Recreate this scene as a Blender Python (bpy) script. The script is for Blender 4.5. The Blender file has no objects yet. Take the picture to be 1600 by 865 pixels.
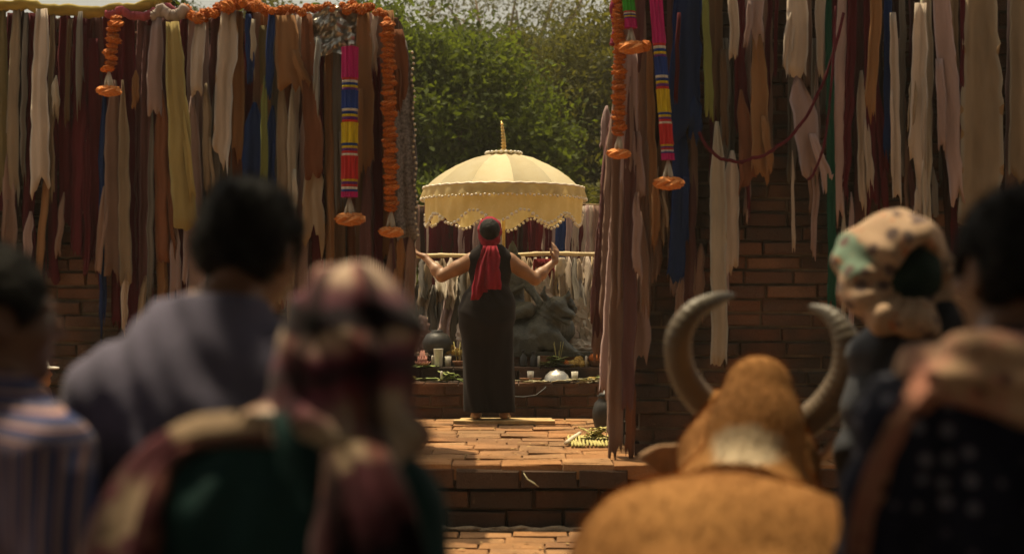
import bpy, math, random
import numpy as np
from mathutils import Vector, Matrix, noise as mnoise

random.seed(7)
RNG = np.random.default_rng(11)
C = bpy.context.scene.collection
SC = bpy.context.scene
R = math.radians

# ------------------------------------------------------------------ camera, sky, sun, exposure
F_PX, HORIZON, CAM_Z = 2270.0, 462.0, 1.5          # of the 1600 px wide photograph
cam_d = bpy.data.cameras.new('camera')
cam = bpy.data.objects.new('camera', cam_d); C.objects.link(cam)
cam.location = (0, 0, CAM_Z); cam.rotation_euler = (R(90), 0, 0)
cam_d.sensor_width = 36.0; cam_d.lens = F_PX / 1600 * 36
cam_d.shift_y = (HORIZON - 432.5) / 1600
cam_d.clip_start = 0.05; cam_d.clip_end = 2000
cam_d.dof.use_dof = True; cam_d.dof.focus_distance = 12.3; cam_d.dof.aperture_fstop = 1.9
SC.camera = cam

SUN_EL, SUN_AZ = 75.0, -42.0                          # azimuth from +Y, negative = towards -X
sdir = Vector((math.sin(R(SUN_AZ)) * math.cos(R(SUN_EL)), math.cos(R(SUN_AZ)) * math.cos(R(SUN_EL)), math.sin(R(SUN_EL))))
world = bpy.data.worlds.new('World'); SC.world = world; world.use_nodes = True
wn = world.node_tree; wn.nodes.clear()
sky = wn.nodes.new('ShaderNodeTexSky'); sky.sky_type = 'NISHITA'; sky.sun_disc = False
sky.sun_elevation = R(SUN_EL); sky.sun_rotation = R(SUN_AZ)
sky.dust_density = 6.0; sky.air_density = 1.2; sky.ozone_density = 0.6
hsv = wn.nodes.new('ShaderNodeHueSaturation'); hsv.inputs['Saturation'].default_value = 0.35
tint = wn.nodes.new('ShaderNodeMix'); tint.data_type = 'RGBA'; tint.blend_type = 'MULTIPLY'
tint.inputs[0].default_value = 1.0; tint.inputs[7].default_value = (1.0, 0.91, 0.74, 1)
bg = wn.nodes.new('ShaderNodeBackground'); bg.inputs['Strength'].default_value = 0.125
wo = wn.nodes.new('ShaderNodeOutputWorld')
wn.links.new(sky.outputs[0], hsv.inputs['Color']); wn.links.new(hsv.outputs[0], tint.inputs[6])
wn.links.new(tint.outputs[2], bg.inputs['Color']); wn.links.new(bg.outputs[0], wo.inputs['Surface'])
sun_d = bpy.data.lights.new('sun', 'SUN'); sun_d.energy = 5.0; sun_d.angle = R(0.53); sun_d.color = (1.0, 0.82, 0.52)
sun = bpy.data.objects.new('sun', sun_d); C.objects.link(sun)
sun.rotation_euler = sdir.to_track_quat('Z', 'Y').to_euler(); sun.location = (0, 0, 30)
SC.view_settings.view_transform = 'Standard'; SC.view_settings.look = 'None'
SC.view_settings.exposure = 0.22; SC.view_settings.gamma = 1.0
SC.view_settings.use_curve_mapping = False
SC.cycles.use_denoising = True
SC.cycles.max_bounces = 6; SC.cycles.diffuse_bounces = 3; SC.cycles.transparent_max_bounces = 6
SC.cycles.sample_clamp_indirect = 4.0

def P(px, py, Y):
    """a pixel of the photograph at depth Y metres, as a point"""
    return Vector(((px - 800) / F_PX * Y, Y, CAM_Z - (py - HORIZON) / F_PX * Y))
def X(px, Y): return (px - 800) / F_PX * Y
def Zc(py, Y): return CAM_Z - (py - HORIZON) / F_PX * Y

# ------------------------------------------------------------------ tagging and linking
def tag(o, label=None, cat=None, group=None, kind=None):
    if label: o['label'] = label
    if cat: o['category'] = cat
    if group: o['group'] = group
    if kind: o['kind'] = kind
    return o
def thing(name, label, cat, loc=(0, 0, 0), rz=0.0, group=None):
    o = bpy.data.objects.new(name, None); C.objects.link(o)
    o.location = loc; o.rotation_euler = (0, 0, rz); o.empty_display_size = 0.1
    return tag(o, label, cat, group)
def link(name, me, mat=None, parent=None, loc=None):
    o = bpy.data.objects.new(name, me); C.objects.link(o)
    if mat is not None and len(me.materials) == 0: me.materials.append(mat)
    if parent is not None: o.parent = parent
    if loc is not None: o.location = loc
    return o
def np_mesh(name, v, f, smooth=True, attrs=None):
    """mesh from arrays; f is an (n,3) or (n,4) index array"""
    v = np.asarray(v, np.float32); f = np.asarray(f, np.int32)
    me = bpy.data.meshes.new(name)
    me.vertices.add(len(v)); me.vertices.foreach_set('co', v.ravel())
    n, k = f.shape
    me.loops.add(n * k); me.loops.foreach_set('vertex_index', f.ravel())
    me.polygons.add(n); me.polygons.foreach_set('loop_start', np.arange(0, n * k, k, dtype=np.int32))
    me.polygons.foreach_set('loop_total', np.full(n, k, np.int32))
    me.polygons.foreach_set('use_smooth', np.full(n, smooth, bool))
    if attrs:
        for an, av in attrs.items():
            a = me.attributes.new(an, 'FLOAT', 'POINT'); a.data.foreach_set('value', np.asarray(av, np.float32))
    me.update(calc_edges=True); me.validate()
    return me

class MB:
    """collects shapes for ONE mesh"""
    def __init__(s): s.v = []; s.f = []
    def add(s, vs, fs):
        b = len(s.v); s.v += [tuple(p) for p in vs]; s.f += [tuple(i + b for i in q) for q in fs]
    def box(s, x0, x1, y0, y1, z0, z1):
        s.add([(x0,y0,z0),(x1,y0,z0),(x1,y1,z0),(x0,y1,z0),(x0,y0,z1),(x1,y0,z1),(x1,y1,z1),(x0,y1,z1)],
              [(0,3,2,1),(4,5,6,7),(0,1,5,4),(1,2,6,5),(2,3,7,6),(3,0,4,7)])
    def tube(s, pts, radii, n=10, cap=True, flat=1.0):
        pts = [Vector(p) for p in pts]
        if not hasattr(radii, '__len__'): radii = [radii] * len(pts)
        rings = []; up = None
        for i, p in enumerate(pts):
            d = (pts[min(i + 1, len(pts) - 1)] - pts[max(i - 1, 0)]).normalized()
            if up is None:
                up = d.orthogonal().normalized()
            a = (up - d * up.dot(d)).normalized(); b = d.cross(a); up = a
            rings.append([p + (a * math.cos(t) + b * math.sin(t) * flat) * radii[i] for t in [2 * math.pi * k / n for k in range(n)]])
        vs = [q for r in rings for q in r]; fs = []
        for i in range(len(pts) - 1):
            for k in range(n):
                fs.append((i*n+k, i*n+(k+1) % n, (i+1)*n+(k+1) % n, (i+1)*n+k))
        if cap:
            fs.append(tuple(range(n - 1, -1, -1))); fs.append(tuple((len(pts)-1)*n + k for k in range(n)))
        s.add(vs, fs)
    def lathe(s, prof, n=20, c=(0, 0, 0), wob=0.0, ph=0.0):
        vs = []; fs = []; m = len(prof)
        for j in range(n):
            t = 2 * math.pi * j / n
            for r, z in prof:
                rr = r * (1 + wob * math.sin(5 * t + ph + z * 40))
                vs.append((c[0] + rr * math.cos(t), c[1] + rr * math.sin(t), c[2] + z))
        for j in range(n):
            a, b = j * m, ((j + 1) % n) * m
            for i in range(m - 1): fs.append((a+i, b+i, b+i+1, a+i+1))
        if prof[0][0] > 1e-6: fs.append(tuple(j*m for j in range(n - 1, -1, -1)))
        if prof[-1][0] > 1e-6: fs.append(tuple(j*m + m - 1 for j in range(n)))
        s.add(vs, fs)
    def ball(s, c, r, n=10, m=6, bump=0.0, seed=0):
        if not hasattr(r, '__len__'): r = (r, r, r)
        vs = []; fs = []
        for i in range(m + 1):
            th = math.pi * i / m
            for j in range(n):
                t = 2 * math.pi * (j + 0.5 * (i % 2) * (bump > 0)) / n
                u = Vector((math.sin(th) * math.cos(t), math.sin(th) * math.sin(t), math.cos(th)))
                k = 1 + bump * mnoise.noise(u * 3.1 + Vector((seed, seed * 1.7, 0)))
                vs.append((c[0] + u.x * r[0] * k, c[1] + u.y * r[1] * k, c[2] + u.z * r[2] * k))
        for i in range(m):
            for j in range(n): fs.append((i*n+j, (i+1)*n+j, (i+1)*n+(j+1) % n, i*n+(j+1) % n))
        s.add(vs, fs)
    def mesh(s, name, smooth=True):
        me = bpy.data.meshes.new(name); me.from_pydata(s.v, [], s.f)
        me.polygons.foreach_set('use_smooth', [smooth] * len(me.polygons)); me.validate(); me.update()
        return me
    def build(s, name, mat, parent=None, loc=None, smooth=True):
        return link(name, s.mesh(name, smooth), mat, parent, loc)

# ------------------------------------------------------------------ implicit bodies (smooth unions meshed by surface nets)
class Sdf:
    def __init__(s, lo, hi, h):
        s.lo = np.array(lo, np.float32); s.h = h
        s.n = [int(math.ceil((hi[i] - lo[i]) / h)) + 1 for i in range(3)]
        s.ax = [s.lo[i] + h * np.arange(s.n[i], dtype=np.float32) for i in range(3)]
        s.F = np.full(s.n, 0.5, np.float32)
    def _sl(s, lo, hi, m):
        out = []
        for i in range(3):
            a = max(0, int((lo[i] - m - s.lo[i]) / s.h)); b = min(s.n[i], int((hi[i] + m - s.lo[i]) / s.h) + 2)
            if b <= a: return None
            out.append(slice(a, b))
        return tuple(out)
    def _g(s, sl):
        return (s.ax[0][sl[0]][:, None, None], s.ax[1][sl[1]][None, :, None], s.ax[2][sl[2]][None, None, :])
    def _put(s, sl, d, k, op):
        f = s.F[sl]
        if op == 'add':
            hh = np.maximum(k - np.abs(f - d), 0) / max(k, 1e-6)
            s.F[sl] = np.minimum(f, d) - hh * hh * k * 0.25
        else:
            d = -d
            hh = np.maximum(k - np.abs(f - d), 0) / max(k, 1e-6)
            s.F[sl] = np.maximum(f, d) + hh * hh * k * 0.25
    def cap(s, a, b, ra, rb, k=0.03, op='add', g=0.0):
        a = np.array(a, np.float32); b = np.array(b, np.float32); ra += g; rb += g
        r = max(ra, rb); sl = s._sl(np.minimum(a, b) - r, np.maximum(a, b) + r, k + 4 * s.h)
        if sl is None: return s
        x, y, z = s._g(sl); ab = b - a; L = float(ab @ ab) + 1e-9
        t = np.clip(((x - a[0]) * ab[0] + (y - a[1]) * ab[1] + (z - a[2]) * ab[2]) / L, 0, 1)
        d = np.sqrt((x - a[0] - t * ab[0])**2 + (y - a[1] - t * ab[1])**2 + (z - a[2] - t * ab[2])**2) - (ra + (rb - ra) * t)
        s._put(sl, d, k, op); return s
    def ell(s, c, r, k=0.03, rot=None, op='add', g=0.0):
        c = np.array(c, np.float32); r = np.array(r, np.float32) + g; m = float(r.max())
        e = r if rot is None else np.array([m, m, m])
        sl = s._sl(c - e, c + e, k + 4 * s.h)
        if sl is None: return s
        x, y, z = s._g(sl); x = x - c[0]; y = y - c[1]; z = z - c[2]
        if rot is not None:
            M = np.array(rot.to_3x3().transposed(), np.float32)
            x, y, z = (M[0,0]*x + M[0,1]*y + M[0,2]*z, M[1,0]*x + M[1,1]*y + M[1,2]*z, M[2,0]*x + M[2,1]*y + M[2,2]*z)
        k0 = np.sqrt((x / r[0])**2 + (y / r[1])**2 + (z / r[2])**2)
        k1 = np.sqrt((x / r[0]**2)**2 + (y / r[1]**2)**2 + (z / r[2]**2)**2) + 1e-6
        s._put(sl, (k0 * (k0 - 1) / k1).astype(np.float32), k, op); return s
    def chain(s, pts, radii, k=0.02, g=0.0):
        for i in range(len(pts) - 1): s.cap(pts[i], pts[i+1], radii[i], radii[i+1], k, g=g)
        return s
    def plane(s, p, n, k=0.004):
        """keep what lies on the side n points away from"""
        n = Vector(n).normalized(); x, y, z = s._g((slice(None),) * 3)
        d = (x - p[0]) * n.x + (y - p[1]) * n.y + (z - p[2]) * n.z
        s.F = np.maximum(s.F, d.astype(np.float32)); return s
    def ripple(s, fn):
        x, y, z = s._g((slice(None),) * 3)
        s.F = s.F + fn(x, y, z).astype(np.float32); return s
    def mesh(s, name, attrs=None):
        f = s.F
        for i in range(3):
            idx = [slice(None)] * 3
            for e in (0, -1):
                idx[i] = e; f[tuple(idx)] = np.maximum(f[tuple(idx)], 0.01)
        g = f < 0
        cnt = np.zeros([n - 1 for n in f.shape], np.int8)
        for dx in (0, 1):
            for dy in (0, 1):
                for dz in (0, 1):
                    cnt += g[dx:dx+f.shape[0]-1, dy:dy+f.shape[1]-1, dz:dz+f.shape[2]-1]
        ix, iy, iz = np.nonzero((cnt > 0) & (cnt < 8))
        pid = np.full(cnt.shape, -1, np.int32); pid[ix, iy, iz] = np.arange(len(ix))
        acc = np.zeros((len(ix), 3), np.float32); num = np.zeros(len(ix), np.float32)
        cor = [(a, b, c) for a in (0, 1) for b in (0, 1) for c in (0, 1)]
        for a in cor:
            for ax in range(3):
                if a[ax]: continue
                b = list(a); b[ax] = 1
                fa = f[ix+a[0], iy+a[1], iz+a[2]]; fb = f[ix+b[0], iy+b[1], iz+b[2]]
                m = (fa < 0) != (fb < 0)
                t = np.where(m, fa / np.where(m, fa - fb, 1), 0)
                p = np.tile(np.array(a, np.float32), (len(ix), 1)); p[:, ax] = t
                acc += p * m[:, None]; num += m
        v = (acc / num[:, None] + np.stack([ix, iy, iz], 1)) * s.h + s.lo
        quads = []
        for ax in range(3):
            o1, o2 = [(1, 2), (2, 0), (0, 1)][ax]
            sa = [slice(None)] * 3; sb = [slice(None)] * 3
            sa[ax] = slice(0, -1); sb[ax] = slice(1, None)
            e = np.argwhere(g[tuple(sa)] != g[tuple(sb)])
            e = e[(e[:, o1] > 0) & (e[:, o2] > 0) & (e[:, o1] < f.shape[o1]-1) & (e[:, o2] < f.shape[o2]-1)]
            d1 = np.zeros(3, int); d1[o1] = 1; d2 = np.zeros(3, int); d2[o2] = 1
            q = np.stack([pid[tuple((e - d1 - d2).T)], pid[tuple((e - d2).T)], pid[tuple(e.T)], pid[tuple((e - d1).T)]], 1)
            flip = ~g[tuple(e.T)]
            q[flip] = q[flip][:, ::-1]
            quads.append(q)
        at = attrs(v) if attrs else None
        return np_mesh(name, v, np.concatenate(quads), True, at)

def fur(o, n, length, width, flow, mat, name='fur', lift=.35, seed=0, attrs=()):
    """short hairs standing on a body: one thin blade each, joined as one part"""
    me = o.data; nv = len(me.vertices); g = np.random.default_rng(seed)
    co = np.empty(nv * 3, np.float32); me.vertices.foreach_get('co', co); co = co.reshape(-1, 3)
    no = np.empty(nv * 3, np.float32); me.vertices.foreach_get('normal', no); no = no.reshape(-1, 3)
    i = g.integers(0, nv, n); p = co[i] + g.normal(size=(n, 3)) * .004; nn = no[i]
    f = np.array(flow(p), np.float32) + g.normal(size=(n, 3)) * .25; f = f - nn * (f * nn).sum(1)[:, None]
    f /= np.linalg.norm(f, axis=1)[:, None] + 1e-6
    s = np.cross(f, nn); L = length * g.uniform(.6, 1.3, (n, 1))
    V = np.stack([p - nn * .002 - s * width, p - nn * .002 + s * width, p + (f + nn * lift) * L], 1).reshape(-1, 3)
    at = {}
    for a in attrs:
        q = np.empty(nv, np.float32); me.attributes[a].data.foreach_get('value', q); at[a] = np.repeat(q[i], 3)
    h = link(name, np_mesh(name, V, np.arange(len(V)).reshape(-1, 3), True, at), mat, o); return tag(h, kind='stuff')

# ------------------------------------------------------------------ materials
MATS = {}
def new_mat(name):
    m = bpy.data.materials.new(name); m.use_nodes = True
    nt = m.node_tree; b = nt.nodes['Principled BSDF']
    return m, nt, b
def _n(nt, t, **kw):
    n = nt.nodes.new(t)
    for k, v in kw.items(): setattr(n, k, v)
    return n
def _math(nt, op, a, b=None, c=None):
    n = _n(nt, 'ShaderNodeMath', operation=op)
    for i, q in enumerate((a, b, c)):
        if q is None: continue
        if isinstance(q, (int, float)): n.inputs[i].default_value = q
        else: nt.links.new(q, n.inputs[i])
    return n.outputs[0]
def _mix(nt, fac, a, b, mode='MIX'):
    n = _n(nt, 'ShaderNodeMix', data_type='RGBA', blend_type=mode)
    for s, q in ((0, fac), (6, a), (7, b)):
        if isinstance(q, (int, float)): n.inputs[s].default_value = q
        elif isinstance(q, tuple): n.inputs[s].default_value = (*q[:3], 1)
        else: nt.links.new(q, n.inputs[s])
    return n.outputs[2]
def _ramp(nt, fac, stops, interp='LINEAR'):
    n = _n(nt, 'ShaderNodeValToRGB'); cr = n.color_ramp; cr.interpolation = interp
    while len(cr.elements) < len(stops): cr.elements.new(0.5)
    for e, (p, c) in zip(cr.elements, stops):
        e.position = p; e.color = (*c[:3], 1) if hasattr(c, '__len__') else (c, c, c, 1)
    nt.links.new(fac, n.inputs[0]); return n.outputs[0]
def _noise(nt, vec, scale, detail=4, rough=0.55):
    n = _n(nt, 'ShaderNodeTexNoise'); n.inputs['Scale'].default_value = scale
    n.inputs['Detail'].default_value = detail; n.inputs['Roughness'].default_value = rough
    if vec is not None: nt.links.new(vec, n.inputs['Vector'])
    return n
def _coord(nt, kind='Object'): return _n(nt, 'ShaderNodeTexCoord').outputs[kind]
def _attr(nt, name): return _n(nt, 'ShaderNodeAttribute', attribute_name=name).outputs['Fac']
def _bump(nt, b, h, strength=0.3, dist=0.01):
    n = _n(nt, 'ShaderNodeBump'); n.inputs['Strength'].default_value = strength; n.inputs['Distance'].default_value = dist
    nt.links.new(h, n.inputs['Height']); nt.links.new(n.outputs[0], b.inputs['Normal'])
def _rand(nt): return _n(nt, 'ShaderNodeObjectInfo').outputs['Random']
def _scale(nt, vec, s):
    n = _n(nt, 'ShaderNodeMapping'); n.inputs['Scale'].default_value = s; nt.links.new(vec, n.inputs['Vector']); return n.outputs[0]

def rough_mat(name, col, rough=0.8, var=0.35, scale=6.0, bump=0.3, bdist=0.01, col2=None, metal=0.0, rnd=0.0, spec=0.3, world_pos=False):
    if name in MATS: return MATS[name]
    m, nt, b = new_mat(name)
    vec = _n(nt, 'ShaderNodeNewGeometry').outputs['Position'] if world_pos else _coord(nt)
    n1 = _noise(nt, vec, scale, 6); n2 = _noise(nt, vec, scale * 6, 4)
    c2 = col2 or tuple(c * (1 - var) for c in col)
    c1 = tuple(min(1, c * (1 + var * 0.4)) for c in col)
    base = _ramp(nt, n1.outputs['Fac'], [(0.32, c2), (0.62, c1)])
    base = _mix(nt, 0.35, base, _ramp(nt, n2.outputs['Fac'], [(0.3, 0.45), (0.7, 1.0)]), 'MULTIPLY')
    if rnd:
        base = _mix(nt, 1.0, base, _ramp(nt, _rand(nt), [(0, 1 - rnd), (1, 1)]), 'MULTIPLY')
    nt.links.new(base, b.inputs['Base Color'])
    b.inputs['Roughness'].default_value = rough; b.inputs['Metallic'].default_value = metal
    b.inputs['Specular IOR Level'].default_value = spec
    hh = _math(nt, 'ADD', n1.outputs['Fac'], _math(nt, 'MULTIPLY', n2.outputs['Fac'], 0.5))
    _bump(nt, b, hh, bump, bdist)
    MATS[name] = m; return m

def fabric(name, col, trans=0.22, var=0.3, scale=(14, 14, 3), rough=0.9, rnd=0.25, colour_socket=None, bump=0.25):
    """woven cloth: dirt running with its length, a little light coming through"""
    if name in MATS: return MATS[name]
    m, nt, b = new_mat(name); vec = _coord(nt)
    n1 = _noise(nt, _scale(nt, vec, scale), 1.0, 5); n2 = _noise(nt, vec, 240, 2)
    base = colour_socket(nt, vec) if colour_socket else None
    if base is None: base = _mix(nt, 0.0, tuple(col), tuple(col))
    base = _mix(nt, 1.0, base, _ramp(nt, n1.outputs['Fac'], [(0.28, 1 - var * 1.5), (0.66, 1.0)]), 'MULTIPLY')
    if rnd: base = _mix(nt, 1.0, base, _ramp(nt, _rand(nt), [(0, 1 - rnd), (1, 1)]), 'MULTIPLY')
    nt.links.new(base, b.inputs['Base Color']); b.inputs['Roughness'].default_value = rough
    b.inputs['Specular IOR Level'].default_value = 0.15
    b.inputs['Sheen Weight'].default_value = 0.06; b.inputs['Sheen Roughness'].default_value = 0.5
    hh = _math(nt, 'ADD', _math(nt, 'MULTIPLY', n1.outputs['Fac'], 2.0), _math(nt, 'MULTIPLY', n2.outputs['Fac'], 0.3))
    _bump(nt, b, hh, bump, 0.008)
    if trans > 0:
        tr = _n(nt, 'ShaderNodeBsdfTranslucent'); nt.links.new(base, tr.inputs['Color'])
        mx = _n(nt, 'ShaderNodeMixShader'); mx.inputs[0].default_value = trans
        out = nt.nodes['Material Output']
        nt.links.new(b.outputs[0], mx.inputs[1]); nt.links.new(tr.outputs[0], mx.inputs[2]); nt.links.new(mx.outputs[0], out.inputs['Surface'])
    MATS[name] = m; return m

def leaf_mat(name, col, col2, trans=0.35):
    if name in MATS: return MATS[name]
    m, nt, b = new_mat(name)
    isl = _n(nt, 'ShaderNodeNewGeometry').outputs['Random Per Island']
    n1 = _noise(nt, _coord(nt), 0.9, 3)
    base = _mix(nt, n1.outputs['Fac'], tuple(col), tuple(col2))
    base = _mix(nt, 1.0, base, _ramp(nt, isl, [(0, 0.55), (1, 1.0)]), 'MULTIPLY')
    nt.links.new(base, b.inputs['Base Color']); b.inputs['Roughness'].default_value = 0.75; b.inputs['Specular IOR Level'].default_value = 0.2
    tr = _n(nt, 'ShaderNodeBsdfTranslucent'); nt.links.new(_mix(nt, 1.0, base, (1.3, 1.25, 0.5), 'MULTIPLY'), tr.inputs['Color'])
    mx = _n(nt, 'ShaderNodeMixShader'); mx.inputs[0].default_value = trans
    nt.links.new(b.outputs[0], mx.inputs[1]); nt.links.new(tr.outputs[0], mx.inputs[2])
    nt.links.new(mx.outputs[0], nt.nodes['Material Output'].inputs['Surface'])
    MATS[name] = m; return m

def brick_mat(name, cols, soot=0.6):
    """fired brick: each piece its own colour, blotches of soot and pale lime"""
    if name in MATS: return MATS[name]
    m, nt, b = new_mat(name)
    pos = _n(nt, 'ShaderNodeNewGeometry').outputs['Position']
    rnd = _rand(nt)
    base = _ramp(nt, rnd, [(i / (len(cols) - 1), c) for i, c in enumerate(cols)])
    n0 = _noise(nt, pos, 1.6, 4); n1 = _noise(nt, pos, 11, 9, 0.72); n2 = _noise(nt, pos, 70, 4, 0.7)
    base = _mix(nt, _ramp(nt, n0.outputs['Fac'], [(0.36, 0.0), (0.60, soot)]), base, (0.035, 0.028, 0.022))
    base = _mix(nt, _ramp(nt, n1.outputs['Fac'], [(0.56, 0.0), (0.72, 0.5)]), base, (0.06, 0.04, 0.028))
    base = _mix(nt, _ramp(nt, n1.outputs['Fac'], [(0.26, 0.45), (0.38, 0.0)]), base, (0.42, 0.34, 0.25))
    base = _mix(nt, 0.5, base, _ramp(nt, n2.outputs['Fac'], [(0.3, 0.5), (0.7, 1.0)]), 'MULTIPLY')
    nt.links.new(base, b.inputs['Base Color']); b.inputs['Roughness'].default_value = 0.92
    b.inputs['Specular IOR Level'].default_value = 0.2
    hh = _math(nt, 'ADD', n1.outputs['Fac'], _math(nt, 'MULTIPLY', n2.outputs['Fac'], 0.6))
    _bump(nt, b, hh, 0.7, 0.02)
    MATS[name] = m; return m

M_BRICK = brick_mat('old_brick', [(0.11, 0.052, 0.032), (0.17, 0.075, 0.042), (0.20, 0.105, 0.065), (0.13, 0.068, 0.046), (0.24, 0.125, 0.075), (0.085, 0.052, 0.04)], 0.9)
M_SHADED_SOOTY = brick_mat('sooty_brick', [(0.075, 0.042, 0.028), (0.11, 0.055, 0.032), (0.16, 0.078, 0.04), (0.06, 0.042, 0.032), (0.13, 0.062, 0.035)], 0.85)  # sooty brick for the step face, base colours also darkened for its shade
M_PAVER = brick_mat('paving_brick', [(0.41, 0.20, 0.085), (0.47, 0.24, 0.10), (0.35, 0.16, 0.065), (0.50, 0.28, 0.13), (0.43, 0.21, 0.095)], 0.50)
M_MORTAR = rough_mat('lime_mortar', (0.17, 0.13, 0.095), 0.95, 0.5, 5, 0.6, 0.02, world_pos=True)
M_DUST = rough_mat('joint_dust', (0.20, 0.11, 0.055), 0.95, 0.45, 5, 0.6, 0.02, world_pos=True)
M_GROUND = rough_mat('dry_earth', (0.30, 0.20, 0.12), 0.95, 0.4, 0.8, 0.5, 0.03, world_pos=True)

# ================================================================== THE SETTING
PLAT = 0.45                                           # height of the brick platform
def tri_grid(x0, x1, y0, y1, nx, ny, zf):
    xs = np.linspace(x0, x1, nx + 1); ys = np.linspace(y0, y1, ny + 1)
    v = [(x, y, zf(x, y)) for y in ys for x in xs]
    f = [(j*(nx+1)+i, j*(nx+1)+i+1, (j+1)*(nx+1)+i+1, (j+1)*(nx+1)+i) for j in range(ny) for i in range(nx)]
    return v, f
v, f = tri_grid(-600, 600, -400, 900, 40, 40, lambda x, y: 0.0)
ground = link('ground', np_mesh('ground', v, f), M_GROUND); tag(ground, kind='structure')

# brick pieces: chamfered, knocked about; front face at y = 0 looking to -Y
def brick_variant(i):
    rr = random.Random(100 + i); j = lambda a: rr.uniform(-a, a)
    a, c = 0.5, (0.022, 0.075)
    v = []
    for (sx, sz) in ((-1, -1), (1, -1), (1, 1), (-1, 1)): v.append((sx * a, 1.0, sz * a))
    for (sx, sz) in ((-1, -1), (1, -1), (1, 1), (-1, 1)): v.append((sx * a + j(.008), 0.09 + j(.05), sz * a + j(.05)))
    for (sx, sz) in ((-1, -1), (1, -1), (1, 1), (-1, 1)): v.append((sx * (a - c[0]) + j(.014), j(.07), sz * (a - c[1]) + j(.08)))
    f = [(3, 2, 1, 0), (8, 9, 10, 11)]
    for k in range(4):
        n = (k + 1) % 4
        f += [(k, n, 4 + n, 4 + k), (4 + k, 4 + n, 8 + n, 8 + k)]
    me = bpy.data.meshes.new('brick'); me.from_pydata(v, [], f); me.materials.append(M_BRICK); me.update()
    return me
BRICKS = [brick_variant(i) for i in range(10)]
PAVERS = [m.copy() for m in BRICKS]
for m in PAVERS: m.name = 'paver'; m.materials[0] = M_PAVER
SHADED_SOOTY = [m.copy() for m in BRICKS]
for m in SHADED_SOOTY: m.materials[0] = M_SHADED_SOOTY
B_ARR = [(np.array([q.co[:] for q in m.vertices]), [tuple(p.vertices) for p in m.polygons]) for m in BRICKS]

def lay(parent, org, ux, un, uz, W, Hh, L, H, D, joint, is_part, rnd, name='brick', meshes=BRICKS, rough=0.006, miss=0.0, mat=M_BRICK, deep=None):
    """running bond over a W x Hh field: org = lower corner, ux along, uz up the face, un out of it"""
    base = Vector(parent.location); stuff = MB()
    rot = Matrix((ux, -un, uz)).transposed()
    rows = int(round(Hh / (H + joint)))
    hh = Hh / rows
    for r in range(rows):
        x = -L * rnd.uniform(0.1, 0.9)
        while x < W - 0.02:
            l = L * rnd.uniform(0.82, 1.12)
            a, b = max(0, x), min(W, x + l); x += l + joint
            if b - a < 0.04: continue
            if rnd.random() < miss: continue
            cx, cz = (a + b) / 2, (r + 0.5) * hh
            out = rnd.uniform(-rough, rough) - (deep(cx, cz) if deep else 0)
            p = org + ux * cx + uz * (cz + rnd.uniform(-.002, .002)) + un * out
            s = (b - a, D, (hh - joint) * rnd.uniform(.86, 1.04))
            e = rnd.uniform(-.02, .02); e2 = rnd.uniform(-.03, .03)
            m3 = rot @ Matrix.Rotation(e, 3, 'Y') @ Matrix.Rotation(e2 * .6, 3, 'Z')
            i = rnd.randrange(len(meshes))
            if is_part(p):
                o = bpy.data.objects.new(name, meshes[i]); C.objects.link(o); o.parent = parent
                o.location = p - base; o.rotation_euler = m3.to_euler(); o.scale = s
            else:
                vs, fs = B_ARR[i]
                stuff.add([p - base + m3 @ Vector((q[0]*s[0], q[1]*s[1], q[2]*s[2])) for q in vs], fs)
    if stuff.v:
        tag(stuff.build('brickwork', mat, parent, smooth=False), kind='stuff')
VX, VY, VZ = Vector((1, 0, 0)), Vector((0, 1, 0)), Vector((0, 0, 1))

# platform with its worn step
m = MB(); m.box(-4.4, 4.8, 9.23, 16.5, -0.05, PLAT - 0.022)
platform = m.build('platform', M_DUST, smooth=False); tag(platform, kind='structure')
rb = random.Random(5)
lay(platform, Vector((-4.0, 9.10, PLAT)), VX, VZ, VY, 8.4, 3.4, 0.34, 0.27, 0.10, 0.006,
    lambda p: -1.15 < p.x < 1.2, rb, 'paver', PAVERS, 0.005, mat=M_PAVER)
def worn(x, z):
    w = x - 4.0
    k = mnoise.noise(Vector((w * 1.9, z * 6.0, 3.3)))
    return (0.02 + 0.07 * max(0, k + 0.2)) if z < 0.29 else 0.0
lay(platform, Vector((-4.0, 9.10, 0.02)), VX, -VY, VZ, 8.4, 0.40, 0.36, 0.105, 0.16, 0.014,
    lambda p: -1.15 < p.x < 1.3, rb, 'brick', SHADED_SOOTY, 0.022, 0.02, deep=worn, mat=M_SHADED_SOOTY)
m = MB()
for k in range(3):
    pts = [Vector((-3.6 + i * 0.06, 9.075 + 0.025 * mnoise.noise(Vector((i * .3, k * 9, 0))), 0.036 + 0.012 * k * 0.5)) for i in range(120)]
    m.tube(pts, [max(0.004, 0.012 + 0.024 * mnoise.noise(Vector((i * .55, k * 5, 4)))) for i in range(120)], 6)
m.build('mortar_ridge', rough_mat('pale_mortar', (0.34, 0.26, 0.17), 0.95, 0.4, 14, 0.8, 0.02), platform)
# brick path in front of the step
m = MB(); m.box(-4.4, 4.8, 6.6, 9.09, -0.06, 0.012)
path = m.build('path', M_DUST, smooth=False); tag(path, kind='structure')
lay(path, Vector((-4.0, 7.6, 0.034)), VX, VZ, VY, 8.2, 1.46, 0.34, 0.20, 0.05, 0.012,
    lambda p: -1.2 < p.x < 1.2, rb, 'paver', PAVERS, 0.006, mat=M_PAVER)

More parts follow.
